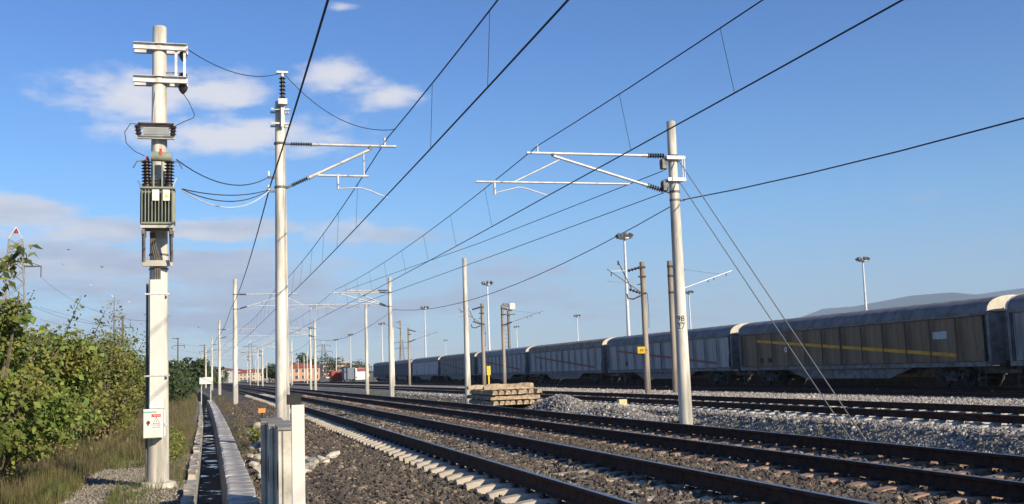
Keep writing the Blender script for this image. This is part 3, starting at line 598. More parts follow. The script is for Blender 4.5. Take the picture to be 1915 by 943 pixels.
# ------------------------------------------------------------------ drain
dr = thing('drain_channel', 'long concrete drainage channel with standing water beside the ballast', 'drain', (0, 8, 0))
yl = [8+k*2 for k in range(0, 44)]
MB().sweep([(-.26, -.7), (.165, -.7), (.165, .10), (-.165, .10)], [(.335+DX(y), y-8, 0) for y in yl]).build('drain_wall', CONC_GREY, dr)
MB().sweep([(-.09, -.7), (.12, -.7), (.085, .0), (-.085, .0)], [(-.425+DX(y), y-8, 0) for y in yl]).build('drain_wall', CONC_GREY, dr)
cop = []
for k in range(4):
    mb = MB(); L = 1.18; c_ = .02
    v = [(x, y, z) for z, e in ((0, 0), (.075, 0), (.09, .015)) for x, y in ((-.19+e*2.2, -L/2+e), (.19-e, -L/2+e), (.19-e, L/2-e), (-.19+e*2.2, L/2-e))]
    v = [(a+random.uniform(-.008, .008), b_+random.uniform(-.01, .01), c+random.uniform(-.006, .006)) for a, b_, c in v]
    mb.add(v, [(3, 2, 1, 0), (8, 9, 10, 11)]+[(i*4+j, i*4+(j+1) % 4, i*4+4+(j+1) % 4, i*4+4+j) for i in (0, 1) for j in range(4)]); cop.append(mb.mesh('coping_slab', mat('coping_concrete', (.50, .47, .42), .9, var=.3, scale=3, bump=.3, bscale=40)))
for k in range(68):
    y = 8.6+k*1.2; o = put('coping_slab', random.choice(cop), dr, (.338+DX(y)+random.uniform(-.012, .012), y-8, .102+random.uniform(-.008, .01))); o.rotation_euler = (0, random.uniform(-.02, .02), .0002*y+random.uniform(-.012, .012))
for k in range(46):
    y = 10+k*1.0
    mb = MB(); mb.box((0, 0, 0), (.165+random.uniform(-.03, .02), .97, .10), taper=.93); mb.v = [(a+random.uniform(-.02, .02), b_+random.uniform(-.02, .02), c+random.uniform(-.02, .02)) for a, b_, c in mb.v]
    if k in (4, 9, 10, 17): continue
    o = mb.build('kerb_stone', mat('kerb_concrete', (.44, .39, .31), .9, var=.35, scale=3, bump=.4, bscale=30), dr, False, (-.425+DX(y), y-8, .05)); o.rotation_euler = (0, random.uniform(-.05, .05), random.uniform(-.05, .05))
m = bpy.data.materials.new('murky_water'); m.use_nodes = True; b = NB(m.node_tree); p = m.node_tree.nodes['Principled BSDF']
g = b.n('ShaderNodeNewGeometry').outputs['Position']; n1 = b.noise(g, 1.4, 5, .6).outputs[0]
b.l(b.mix(b.sstep(n1, .40, .47), (.010, .011, .009), (.035, .030, .022)), p.inputs['Base Color']); b.l(b.m('ADD', .04, b.m('MULTIPLY', b.sstep(n1, .40, .47), .85)), p.inputs['Roughness'])
bn = b.n('ShaderNodeBump'); bn.inputs['Strength'].default_value = .25; b.l(b.noise(g, 9, 3).outputs[0], bn.inputs['Height']); b.l(bn.outputs[0], p.inputs['Normal'])
wt_ = MB().sweep([(-.26, 0), (.26, 0)], [(-.13+DX(y), y, -.42) for y in yl], closed=False).build('water', m); tag(wt_, kind='structure')
for k in range(9):
    y = random.uniform(14.5, 26); mb = MB(); s_ = random.uniform(.03, .10); mb.box((0, 0, 0), (s_, s_*random.uniform(.6, 1.6), .02), taper=.8)
    o = mb.build('litter_scrap', random.choice([WHITEP, CONC_PALE, STEM]), None, False, (-.13+DX(y)+random.uniform(-.18, .2), y, -.405)); o.rotation_euler = (random.uniform(-.3, .3), random.uniform(-.3, .3), random.uniform(0, 3)); tag(o, 'small scrap of litter floating in the drain water', 'litter', 'litter in the drain')

# ------------------------------------------------------------------ upright concrete boxes and marker
LB = ['farthest of three upright concrete boxes by the drain', 'middle of three upright concrete boxes by the drain', 'nearest of three upright concrete boxes by the drain']
BOXM = mat('cream_concrete', (.60, .56, .46), .85, var=.2, scale=3, bump=.2, bscale=40)
for k, (x0, y0, zt) in enumerate(((.505, 13.75, 1.235), (.55, 12.75, 1.235), (.605, 11.75, 1.235))):
    t = thing('concrete_box', LB[k], 'concrete box', (x0+.14, y0+.45, 0), R(-1.2), 'upright concrete boxes')
    h = zt+.25; MB().box((0, 0, zt/2-.125), (.26, .90, h)).build('box_body', BOXM, t)
    MB().box((0, 0, zt+.017), (.275, .94, .03)).build('lid', mat('lid_grey', (.26, .25, .23), .9, var=.3), t)
    MB().tube([(-.1255, -.05, .72), (-.1315, -.05, .72)], .17, 24).tube([(-.131, -.05, .72), (-.134, -.05, .72)], .145, 24).build('round_knockout', mat('hole_dark', (.05, .035, .025), .9), t)
    MB().box((-.085, -.4565, zt/2), (.012, .008, zt)).build('corner_groove', mat('lid_grey', (.2, .2, .2)), t)
mp = thing('marker_post', 'square white post with a dark cap in front of the concrete boxes', 'marker post', (.76, 11.0, 0))
MB().box((0, 0, .66), (.125, .10, 1.72)).build('post_body', mat('white_post', (.72, .69, .60), .7, var=.08, scale=3), mp); MB().box((-.035, .05, 1.575), (.135, .14, .1)).build('cap', mat('dark_cap', (.035, .033, .03), .8), mp)
mo = thing('marker_stake', 'low dark stake with an orange cap at the ballast edge', 'marker', (.91, 24.6, .1))
MB().box((0, 0, .45), (.05, .05, .95)).build('stake', BLACKP, mo); MB().box((0, -.02, .98), (.16, .1, .1)).build('cap', ORANGEP, mo)
ms_ = thing('notice_board', 'small white notice board on posts beside the far drain', 'sign', (-.99, 83, 0))
MB().box((0, 0, 1.75), (.92, .03, .5)).build('board', WHITEP, ms_); MB().box((.35, .04, .9), (.06, .05, 1.9)).build('leg', GALV, ms_); MB().box((-.32, .04, .9), (.06, .05, 1.9)).build('leg', GALV, ms_)
kb = MB().box((0, 0, 0), (.3, .22, .26)).box((0, 0, -.2), (.12, .12, .4)).build('marker_block', mat('pale_yellow', (.70, .62, .32), .7, var=.15), None, False, (14.3, 36.9, .45)); tag(kb, 'small pale yellow marker block on the ballast bank', 'marker')
# rubble
RUBM = mat('rubble_concrete', (.50, .45, .37), .9, var=.35, scale=6, bump=.5, bscale=25)
def lump(s, seed):
    rg = np.random.default_rng(seed); v = []; f = []; n = 3
    for ax in range(3):
        for sg in (-1, 1):
            o = len(v)
            for i in range(n):
                for j in range(n):
                    q = [0, 0, 0]; q[ax] = sg; q[(ax+1) % 3] = 2*i/(n-1)-1; q[(ax+2) % 3] = 2*j/(n-1)-1; v.append(q)
            for i in range(n-1):
                for j in range(n-1):
                    k = (o+i*n+j, o+(i+1)*n+j, o+(i+1)*n+j+1, o+i*n+j+1); f.append(k if sg > 0 else k[::-1])
    key = {}; sh = rg.uniform(-.3, .3, 3)
    for q in v:
        t = tuple(q)
        if t not in key: c = sum(abs(x) for x in q); key[t] = rg.uniform(.70, 1.15, 3)*(1.12-.14*c)
    out = [(q[0]*key[tuple(q)][0]*s[0]*.42*(1+sh[0]*q[2]), q[1]*key[tuple(q)][1]*s[1]*.42*(1+sh[1]*q[0]), q[2]*key[tuple(q)][2]*s[2]*.42) for q in v]
    return MB().add(out, f)
def lump_box(s, seed):
    rg = random.Random(seed); mb = MB(); mb.box((0, 0, 0), s, taper=rg.uniform(.6, .9))
    mb.v = [(a*rg.uniform(.75, 1.2), b_*rg.uniform(.75, 1.2), c*rg.uniform(.75, 1.2)) for a, b_, c in mb.v]; return mb
for k, (x, y, z, s) in enumerate(((.75, 20.6, .12, .26), (.95, 21.2, .16, .36), (.68, 22.0, .1, .26), (1.1, 22.6, .18, .42), (.8, 23.4, .12, .34), (1.2, 24.2, .2, .36), (.66, 24.6, .08, .22), (1.0, 25.4, .16, .44), (1.25, 26.8, .2, .36), (.85, 27.5, .1, .3), (1.15, 29.5, .16, .4), (1.3, 31.5, .2, .5), (.95, 34, .1, .4), (1.2, 38, .14, .5), (.72, 19.3, .1, .22), (.95, 19.0, .15, .2))):
    o = lump((s*1.3, s, s*.6), k).build('concrete_rubble', RUBM, None, False, (x, y, z)); o.rotation_euler = (random.uniform(-.5, .5), random.uniform(-.5, .5), random.uniform(0, 3)); tag(o, 'broken lump of pale concrete left of the upright boxes', 'rubble', 'rubble left of the upright boxes')
for k, (x, y, z, s) in enumerate(((1.52, 19.6, .18, .30), (1.66, 20.4, .2, .34), (1.42, 19.2, .14, .24), (1.86, 20.8, .2, .3), (1.58, 20.9, .2, .26), (1.36, 20.2, .12, .22))):
    o = lump((s*1.3, s, s*.7), 40+k).build('concrete_rubble', RUBM, None, False, (x, y, z)); o.rotation_euler = (random.uniform(-.5, .5), random.uniform(-.5, .5), random.uniform(0, 3)); tag(o, 'broken lump of pale concrete just right of the white marker post', 'rubble', 'rubble right of the marker post')
o = lump((.36, .22, .14), 77).build('concrete_rubble', CONC_PALE, None, False, (2.15, 21.3, .25)); o.rotation_euler = (.1, -.25, .5); tag(o, 'oblong pale concrete chunk lying alone on the dark ballast slope', 'rubble')
for k in range(7):
    o = lump((random.uniform(.15, .4), random.uniform(.12, .3), .08), 90+k).build('flat_stone', mat('kerb_concrete', (.44, .39, .31)), None, False, (-1.35+random.uniform(-.35, .45), 18.85+random.uniform(-.45, .25), .03)); o.rotation_euler = (0, 0, random.uniform(0, 3)); tag(o, 'flat pale stone lying at the foot of the transformer pole', 'stone', 'stones at the pole foot')

# ------------------------------------------------------------------ stack of old sleepers
stm = sleeper_mesh(mat('tan_sleeper', (.46, .355, .235), .9, var=.35, scale=4, bump=.4, bscale=30))
SX, SY, SZ = 12.75, 50.2, .12
def stk(x, y, z, rz, lab): o = put('concrete_sleeper', stm, None, (x, y, z), rz); tag(o, lab, 'sleeper', 'stacked concrete sleepers'); return o
for k in range(8): stk(SX+.16+k*.31+random.uniform(-.02, .02), SY+1.25+random.uniform(-.08, .08), SZ+.2, R(90)+random.uniform(-.03, .03), 'old concrete sleeper lying end-on in the bottom layer of the stack')
for k in range(6): stk(SX+1.22+random.uniform(-.05, .05), SY+.2+k*.4, SZ+.45, random.uniform(-.03, .03), 'old concrete sleeper lying crosswise in the second layer of the stack')
for k in range(8): stk(SX+.14+k*.315+random.uniform(-.02, .02), SY+1.22+random.uniform(-.1, .1), SZ+.70+.03*(k > 4), R(90)+random.uniform(-.04, .04), 'old concrete sleeper lying end-on in the third layer of the stack')
for k in range(4): stk(SX+.9+.15*k, SY+.35+k*.45, SZ+.95+.02*k, .05+random.uniform(-.05, .05), 'old concrete sleeper lying askew on top of the stack')
for k in range(7): stk(SX+.16+k*.34, SY+3.95+random.uniform(-.1, .1), SZ+.2, R(90)+random.uniform(-.03, .03), 'old concrete sleeper in the bottom rear layer of the stack')
for k in range(6): stk(SX+1.15+random.uniform(-.06, .06), SY+2.9+k*.4, SZ+.45, random.uniform(-.03, .03), 'old concrete sleeper in the second rear layer of the stack')
for k in range(6): stk(SX+.2+k*.33, SY+3.9+random.uniform(-.15, .15), SZ+.70, R(90)+random.uniform(-.05, .05), 'old concrete sleeper in the third rear layer of the stack')
for k in range(2): stk(SX+.75+.3*k, SY+3.3+k*.9, SZ+.95, .12-.2*k, 'old concrete sleeper topping the rear of the stack')

# ------------------------------------------------------------------ wagons
WL = 24.2
def arch(n, hw, z0, h): return [(-hw*math.cos(math.pi*i/n)*1.0, z0+h*math.sin(math.pi*i/n)**.8) for i in range(n+1)]
WM = {}
def wmesh():
    d = {}; H = WL/2
    a = arch(14, 1.43, 3.50, .74)
    mb = MB(); NB_ = 33; v = []
    for j in range(NB_+1):
        y = -H+WL*j/NB_; g = .018 if j % 2 else 0
        v += [(x*(1+g*.3), y, z+g) for x, z in a]
    n = len(a); mb.add(v, [(i*n+j, i*n+j+1, (i+1)*n+j+1, (i+1)*n+j) for i in range(NB_) for j in range(n-1)]); mb.box((-1.44, 0, 3.47), (.05, WL, .10)).box((1.44, 0, 3.47), (.05, WL, .10)); d['roof'] = mb
    for nm, y in (('end_near', -H), ('end_far', H)):
        mb = MB(); s = -1 if y < 0 else 1
        pts = [(x, y-s*.004, z) for x, z in a]; pts2 = [(x*1.02, y+s*.12, z+.03) for x, z in a]
        nn = len(a); mb.add(pts+pts2, [tuple(range(nn)) if s > 0 else tuple(range(nn-1, -1, -1)), tuple(range(nn, 2*nn))]+[(i, i+1, nn+i+1, nn+i) for i in range(nn-1)]+[(0, nn, 2*nn-1, nn-1)]); mb.box((0, y+s*.24, 3.86), (.05, .24, .66)); d[nm] = mb
    for nm, y in (('wall_near', -H), ('wall_far', H)):
        s = -1 if y < 0 else 1; mb = MB(); mb.box((0, y-s*.06, 2.32), (2.66, .1, 2.34)); 
        for x in (-1.36, -.45, .45, 1.36): mb.box((x, y+s*.02, 2.32), (.13, .16, 2.34))
        mb.box((0, y+s*.03, 1.9), (2.6, .1, .14)); d[nm] = mb
    mb = MB(); mb.box((0, 0, 2.3), (2.66, WL-.3, 2.3)); d['core'] = mb
    mb = MB(); mb.box((-1.40, 0, 1.08), (.12, WL+.1, .16)).box((1.40, 0, 1.08), (.12, WL+.1, .16)).box((0, 0, 1.10), (2.7, WL, .10)); mb.box((-1.46, 0, 1.19), (.05, WL, .05)); mb.box((-1.46, 0, 3.40), (.05, WL, .07)); d['side_sill'] = mb
    mb = MB()
    for s in (-1, 1):
        x = s*1.25; v = [(x+o, y, z) for o in (-.03, .03) for y, z in ((-6.3, 1.0), (6.3, 1.0), (4.2, .45), (-4.2, .45))]; mb.add(v, [(0, 1, 2, 3), (7, 6, 5, 4), (0, 4, 5, 1), (1, 5, 6, 2), (2, 6, 7, 3), (3, 7, 4, 0)])
    mb.box((0, 0, .82), (.5, WL, .34)); d['underframe'] = mb
    mb = MB()
    for s in (-1, 1):
        x = s*1.0
        mb.box((x, 0, .62), (.12, 2.5, .16)).box((x, 0, .48), (.16, .9, .34))
        for q in (-.9, .9): mb.box((x, q, .47), (.22, .34, .32)).box((x+s*.06, q, .47), (.2, .2, .2)); mb.tube([(x+s*.08, q-.3, .55), (x+s*.08, q-.3, .78)], .07, 8).tube([(x+s*.08, q+.3, .55), (x+s*.08, q+.3, .78)], .07, 8)
        mb.tube([(x+s*.04, -.6, .55), (x+s*.04, -.25, .42), (x+s*.04, .25, .42), (x+s*.04, .6, .55)], .04, 6)
    mb.box((0, 0, .7), (2.0, .4, .2)); d['bogie'] = mb
    mb = MB()
    for s in (-1, 1): mb.tube([(s*.68, 0, .46), (s*.74, 0, .46), (s*.745, 0, .46), (s*.80, 0, .46)], [.50, .50, .46, .46], 22)
    mb.tube([(-1, 0, .46), (1, 0, .46)], .08, 8); d['wheelset'] = mb
    mb = MB()
    for s in (-1, 1): mb.tube([(s*.87, 0, 1.05), (s*.87, -.42, 1.05)], .09, 10).tube([(s*.87, -.42, 1.05), (s*.87, -.47, 1.05)], .22, 14)
    mb.tube([(0, 0, 1.0), (0, -.4, .95)], .05, 6); d['buffers'] = mb
    mb = MB(); mb.box((-1.43, 0, .55), (.05, .04, .9)).box((-1.43, .4, .55), (.05, .04, .9)).box((-1.46, .2, .15), (.14, .44, .03)).box((-1.46, .2, .5), (.12, .44, .03)); d['step'] = mb
    mb = MB(); mb.tube([(-1.47, 0, 1.3), (-1.50, 0, 1.5), (-1.50, .0, 2.0), (-1.49, .0, 2.1)], .02, 5).box((-1.47, .06, 1.55), (.03, .1, .5)); d['door_lever'] = mb
    return d
WD = wmesh(); WMESH = {}
NPAN = 12; PW = (WL-.7)/NPAN
def panel_mesh(wide):
    mb = MB(); w2 = wide/2-.018; x0 = -1.40
    mb.box((x0, 0, 2.29), (.05, wide-.05, 2.10)); mb.box((x0-.04, w2-.045, 2.29), (.035, .06, 2.10)).box((x0-.032, 0, 3.31), (.02, wide-.02, .06)).box((x0-.032, 0, 1.29), (.02, wide-.02, .06)); return mb
PANEL = panel_mesh(PW)
def strip_mesh(z0, z1, th):
    mb = MB(); x = -1.4285; y = PW/2-.055
    mb.add([(x, -y-.03, z1-th/2), (x, y, z0-th/2), (x, y, z0+th/2), (x, -y-.03, z1+th/2)], [(0, 1, 2, 3)]); return mb
FR = mat('wagon_dark_frame', (.08, .08, .082), .75, var=.3, scale=2); BOG = mat('bogie_grime', (.085, .080, .075), .9, var=.4, scale=4); WHEEL = mat('wheel_steel', (.06, .052, .048), .7, .3, var=.3)
ENDW = mat('wagon_end_grey', (.20, .20, .20), .75, var=.25, scale=2)
ENDC = mat('wagon_end_cream', (.60, .55, .44), .75, var=.12, scale=2)
def wagon(label, yc, body, roofm, stripe, extras, cx=35.55, parts=True):
    t = thing('freight_wagon', label, 'freight wagon', (cx, yc, .23), 0, 'covered wagons in the parked train')
    def p(name, key, m, par=t, loc=(0, 0, 0), sm=False):
        k = (key, id(m))
        if k not in WMESH: WMESH[k] = WD[key].mesh(name, m, sm)
        return put(name, WMESH[k], par, loc)
    p('roof', 'roof', roofm, sm=True); p('roof_end', 'end_near', ENDC); p('roof_end', 'end_far', ENDC)
    p('end_wall', 'wall_near', ENDW); p('end_wall', 'wall_far', ENDW); p('body_core', 'core', FR); p('side_sill', 'side_sill', FR if body.name.startswith('dark') else mat('wagon_sill', (.22, .215, .205), .75, var=.3)); p('underframe', 'underframe', mat('wagon_sill', (.2, .2, .2)))
    for s in (-1, 1):
        b_ = p('bogie', 'bogie', BOG, loc=(0, s*8.9, 0))
        for q in (-.9, .9): p('wheelset', 'wheelset', WHEEL, b_, (0, q, 0))
    bf = p('buffers', 'buffers', BOG, loc=(0, -WL/2-.05, 0)); bf = p('buffers', 'buffers', BOG, loc=(0, WL/2+.05, 0)); bf.rotation_euler = (0, 0, math.pi)
    p('step', 'step', FR, loc=(0, -WL/2+.35, 0)); p('step', 'step', FR, loc=(0, WL/2-.75, 0)); p('door_lever', 'door_lever', FR, loc=(0, -WL/2+.2, 0)); p('door_lever', 'door_lever', FR, loc=(0, WL/2-.3, 0))
    k = ('panel', id(body))
    if k not in WMESH: WMESH[k] = PANEL.mesh('door_panel', body)
    for i in range(NPAN):
        y = -WL/2+.35+PW*(i+.5)+(.05 if i >= 6 else -.05); o = put('door_panel', WMESH[k], t, (0, y, 0))
        if stripe and 1 <= i <= 10:
            z0 = 1.55+(i-1)*.135; kk = ('st', i, id(stripe))
            if kk not in WMESH: WMESH[kk] = strip_mesh(z0+.135, z0, .17).mesh('stripe', stripe)
            put('stripe', WMESH[kk], o)
    MB().box((-1.425, 0, 2.3), (.09, .10, 2.2)).build('centre_post', FR, t)
    if extras:
        MB().box((-1.4285, WL/2-2.9, 1.62), (.01, .40, .32)).build('vent', BLACKP, t); MB().box((-1.4285, WL/2-4.0, 1.62), (.01, .5, .3)).build('vent', BLACKP, t)
        MB().box((-1.4285, -WL/2+3.4, 2.55), (.008, 1.05, .36)).build('label_plate', mat('faded_label', (.50, .53, .56), .8, var=.2), t)
        MB().tube([(-1.424, WL/2-6.0, 2.25), (-1.431, WL/2-6.0, 2.25)], .17, 20).build('round_emblem', WHITEP, t)
        MB().box((-1.433, WL/2-6.0, 2.25), (.004, .12, .13), Matrix.Rotation(.6, 3, 'X')).build('emblem_mark', mat('faded_blue', (.1, .12, .2)), t)
    else: MB().box((-1.4285, WL/2-4.6, 1.75), (.01, .42, .42)).build('vent', BLACKP, t)
TAN = mat('tan_wagon_side', (.205, .150, .090), .75, var=.32, scale=1.2, streak=True); GREY = mat('grey_wagon_side', (.35, .35, .345), .75, var=.34, scale=1.2, streak=True); GREY2 = mat('warm_grey_wagon_side', (.24, .225, .20), .75, var=.22, scale=1.1, streak=True); LGREY = mat('pale_grey_wagon_side', (.44, .44, .43), .75, var=.12, scale=1.1, streak=True); DGREY = mat('dark_grey_wagon_side', (.13, .13, .135), .75, var=.2, scale=1.1, streak=True)
ROOFB = mat('slate_roof', (.17, .17, .175), .7, var=.25, scale=1.6); ROOFT = mat('dusty_tan_roof', (.235, .205, .16), .8, var=.3, scale=1.6); ROOFG = mat('grey_roof', (.25, .25, .25), .75, var=.25, scale=1.6)
STR_Y = mat('yellow_stripe', (.62, .34, .03), .7, var=.15); STR_R = mat('red_stripe', (.27, .10, .08), .75, var=.2); STR_D = mat('faded_stripe', (.17, .13, .11), .8, var=.2)
WY = lambda k: 41.3+WL/2+25.6*k
wagon('grey wagon cut off by the right edge of the picture', WY(-1), GREY, ROOFB, None, False)
wagon('tan covered wagon with yellow diagonal stripe', WY(0), TAN, ROOFB, STR_Y, True)
wagon('grey covered wagon with red stripe behind the numbered post', WY(1), GREY, ROOFB, STR_R, False)
wagon('grey covered wagon with red stripe and dusty tan roof', WY(2), GREY, ROOFT, STR_R, False)
wagon('grey covered wagon with faint red stripe above the sleeper stack', WY(3), GREY, ROOFG, STR_R, False)
wagon('warm grey covered wagon with faded dark stripe', WY(4), GREY2, ROOFT, STR_D, False)
wagon('plain pale grey covered wagon in the far part of the train', WY(5), LGREY, ROOFG, None, False)
wagon('dark grey covered wagon, second from the far end of the train', WY(6), DGREY, ROOFG, None, False)
wagon('dark grey covered wagon at the far end of the train', WY(7), DGREY, ROOFG, None, False)

# ------------------------------------------------------------------ light masts, pylons, wooden poles
WHITEM = mat('white_mast', (.62, .64, .66), .5, .1, var=.1)
def mast(label, x, y):
    t = thing('light_mast', label, 'light mast', (x, y, 0), 0, 'floodlight masts behind the wagons'); MB().tube([(0, 0, 0), (0, 0, 19.6)], [.30, .14], 12).build('mast_shaft', WHITEM, t, True)
    MB().tube([(0, 0, 18.9), (0, 0, 19.1)], .75, 14).build('head_ring', WHITEM, t)
    for k in range(6):
        a = k*math.pi/3+.3; MB().box((math.cos(a)*.95, math.sin(a)*.95, 19.35), (.55, .4, .5), Matrix.Rotation(a, 3, 'Z') @ Matrix.Rotation(.6, 3, 'Y')).build('floodlight', GALV_D, t)
    return t
m1 = mast('white floodlight mast standing tallest, left of the weathered post', 52.95, 133.1)
for lab, x, y in (('white floodlight mast at the right above the tan wagon', 110.7, 164.4), ('white floodlight mast behind the bare post and sleeper stack', 52, 206), ('white floodlight mast above the middle grey wagon', 117.2, 341), ('white floodlight mast above the pale grey far wagon', 53.5, 282), ('white floodlight mast above the dark far wagons', 54.7, 369), ('white floodlight mast left of the bare grey post', 54.9, 463.7), ('white floodlight mast farthest left near the apartment block', 55.3, 527), ('white floodlight mast just right of the numbered post', 111.4, 239), ('small white floodlight mast right of the ladder tower', 117.7, 419.5), ('small white floodlight mast right of the rusty yard post', 120.6, 488), ('smallest white floodlight mast before the warm grey wagon', 121.2, 579)):
    c = copy_tree(m1); c.location = (x, y, 0); c['label'] = lab
def lattice(label, x, y, H, wb, wt, arms, red=True, cat='pylon', rz=0, th=.09):
    t = thing('lattice_pylon', label, cat, (x, y, 0), rz); mb = MB(); N = 11; W = lambda z: wb+(wt-wb)*min(1, z/(H*.90))
    zs = [H*.925*(1-(1-i/N)**1.25) for i in range(N+1)]; cn = ((-1, -1), (1, -1), (1, 1), (-1, 1))
    for a, b_ in cn: mb.tube([(a*W(z)/2, b_*W(z)/2, z) for z in zs], th, 4)
    for i in range(N):
        for k in range(4):
            a, b_ = cn[k], cn[(k+1) % 4]; z0, z1 = zs[i], zs[i+1]
            mb.tube([(a[0]*W(z0)/2, a[1]*W(z0)/2, z0), (b_[0]*W(z1)/2, b_[1]*W(z1)/2, z1)], th*.55, 4); mb.tube([(b_[0]*W(z0)/2, b_[1]*W(z0)/2, z0), (a[0]*W(z1)/2, a[1]*W(z1)/2, z1)], th*.55, 4)
    mb.build('lattice_legs', mat('aged_lattice', (.30, .30, .29), .7, var=.2), t)
    mb = MB(); z0 = H*.925
    for a, b_ in cn: mb.tube([(a*wt/2, b_*wt/2, z0), (0, 0, H)], th, 4)
    mb.build('peak', mat('faded_white', (.5, .48, .46), .7, var=.15) if red else GALV, t)
    if red: MB().tube([(0, 0, H-1.3), (0, 0, H)], [.42, .05], 4).build('red_tip', REDP, t)
    for z, L in arms:
        mb = MB()
        for s in (-1, 1):
            for b_ in (-1, 1): mb.tube([(s*wt/2, b_*wt/2, z), (s*L, 0, z)], th*.8, 4)
            mb.tube([(s*wt/2, 0, z+1.3), (s*L, 0, z)], th*.6, 4)
        mb.build('crossarm', GALV_D, t)
        for s in (-1, 1): MB().ins((s*(L-.15), 0, z-.1), (s*(L-.15), 0, z-2.3), .16, .06, 9, 6).build('string_insulator', INSU, t)
    return t
lattice('tall lattice pylon with red tip behind the shrubs at left', -40.8, 238, 34.8, 5.6, 2.6, ((26.6, 5.0),), rz=.1, th=.13)
lattice('lattice pylon far off beyond the red container', 84, 900, 31, 6, 2, ((27, 6), (22, 7.5)), False, th=.16)
lattice('lattice pylon far off down the main line', 24.4, 900, 33, 6, 2, ((28, 6), (23, 7.5)), False, th=.16)
lattice('small lattice pylon just above the dark far wagons', 150, 900, 33, 6, 2, ((28, 6), (23, 7.5)), False, th=.16)
for k, (a, b_) in enumerate((((-35.8, 238, 24.2), (-9.9, 175, 11.2)), ((-45.8, 238, 24.2), (-15.5, 175, 10.6)), ((-36, 238, 18), (16, 520, 14)), ((-36, 238, 15.5), (16, 520, 12)), ((-36, 238, 12.5), (16, 520, 11)))):
    wire('power_line', ['right', 'left', 'upper distant', 'middle distant', 'lower distant'][k]+' power line strung from the tall lattice pylon', droop(a, b_, 2.2), .022, 'power line')
WOOD = mat('pole_timber', (.16, .125, .10), .9, var=.3)
for lab, x, y, h in (('wooden power pole with crossarms above the shrubs', -14.5, 175, 12.2), ('wooden power pole between the concrete pole and the far trees', -9.7, 269, 12.2), ('farthest wooden power pole near the notice board', -4.2, 320, 12)):
    t = thing('wooden_pole', lab, 'utility pole', (x, y, 0), 0, 'wooden power poles'); MB().tube([(0, 0, 0), (0, 0, h)], [.2, .14], 8).build('pole', WOOD, t); MB().box((-.6, 0, h-.2), (1.8, .16, .16)).build('crossarm', WOOD, t); MB().box((.3, 0, h-1.9), (2.6, .16, .16)).build('crossarm', WOOD, t)
    for q in (-1.3, .1, 1.5): MB().ins((q, 0, h-1.9), (q, 0, h-2.6), .1, .05, 3, 6).build('insulator', INSU, t)
tl = thing('ladder_tower', 'thin tower with rungs and a white box above the grey wagons', 'signal tower', (45, 165, 0))
MB().tube([(0, 0, 0), (0, 0, 11.3)], .22, 6).build('tower_post', GALV_D, tl); MB().box((0, 0, 10.7), (2.1, 1.2, .12)).build('platform', GALV_D, tl); MB().box((.55, -.3, 12.0), (.9, .7, .95)).build('white_box', WHITEP, tl); MB().box((-.45, 0, 12.2), (.8, .6, .6)).build('lamp_unit', GALV_D, tl)
for k in range(14): MB().box((-.65, 0, 1+k*.65), (1.2, .06, .07)).build('rung', GALV_D, tl)

# ------------------------------------------------------------------ far town, vehicles, hills
HC = [('cream', (.55, .47, .36)), ('white', (.66, .62, .54)), ('peach', (.55, .33, .22)), ('ochre', (.50, .36, .20)), ('grey', (.42, .41, .39))]
WINM = mat('window_glass', (.06, .07, .085), .25, var=.2, spec=.6); ROOFR = mat('clay_roof', (.30, .085, .05), .85, var=.25, scale=2)
def house(label, x, y, w, d, h, floors, cm, hip=True, bands=False):
    t = thing('house', label, 'house', (x, y, 0), random.uniform(-.1, .1), 'houses of the far town'); MB().box((0, 0, h/2), (w, d, h)).build('wall', cm, t)
    if hip: e = .5; MB().add([(-w/2-e, -d/2-e, h), (w/2+e, -d/2-e, h), (w/2+e, d/2+e, h), (-w/2-e, d/2+e, h), (-w/2+d/2, 0, h+d*.22), (w/2-d/2, 0, h+d*.22)], [(0, 1, 5, 4), (1, 2, 5), (2, 3, 4, 5), (3, 0, 4), (3, 2, 1, 0)]).build('roof', ROOFR, t)
    else: MB().box((0, 0, h+.2), (w+.5, d+.5, .4)).build('roof', WHITEP, t)
    nw = max(2, int(w/2.6)); fh = h/floors
    for f in range(floors):
        if bands: MB().box((0, -d/2-.2, f*fh+.3), (w+.3, .4, .9)).build('balcony', WHITEP, t)
        for k in range(nw): MB().box((-w/2+(k+.5)*w/nw, -d/2-.03, f*fh+fh*.58), (1.1, .08, 1.35)).build('window', WINM, t)
def atpix(px, Y, py=700):
    d = fw+rt*((px-957.5)/FPX)-up*((py-471.5)/FPX); return CAM.x+d.x*Y/d.y
cmats = {n_: mat('render_'+n_, c, .85, var=.12) for n_, c in HC}
house('peach long building with red hipped roof behind the bare far posts', 33.2, 470, 17, 9, 5.6, 2, cmats['peach'])
house('apartment block with red walls and white balconies beside the far trees', 94, 900, 22, 12, 12.5, 4, mat('render_red', (.42, .15, .10), .85), False, True)
random.seed(21)
HP = [(388, 860), (398, 980), (408, 900), (424, 840), (447, 980), (458, 880), (471, 1010), (481, 860), (497, 960), (508, 860), (530, 1010), (544, 1080), (574, 960), (650, 980), (664, 930), (680, 1010), (352, 820), (368, 760)]
ADJ = ['cream', 'white', 'ochre', 'white', 'grey', 'cream', 'peach']
for k, (px, Y) in enumerate(HP):
    c = ADJ[k % 7]; house(f'small {c} far house, number {k+1} from the left along the town' if False else f'small {c} house with red tiled roof in the far town', atpix(px, Y), Y, random.uniform(9, 15), random.uniform(8, 10), random.uniform(6, 9), 2, cmats[c])
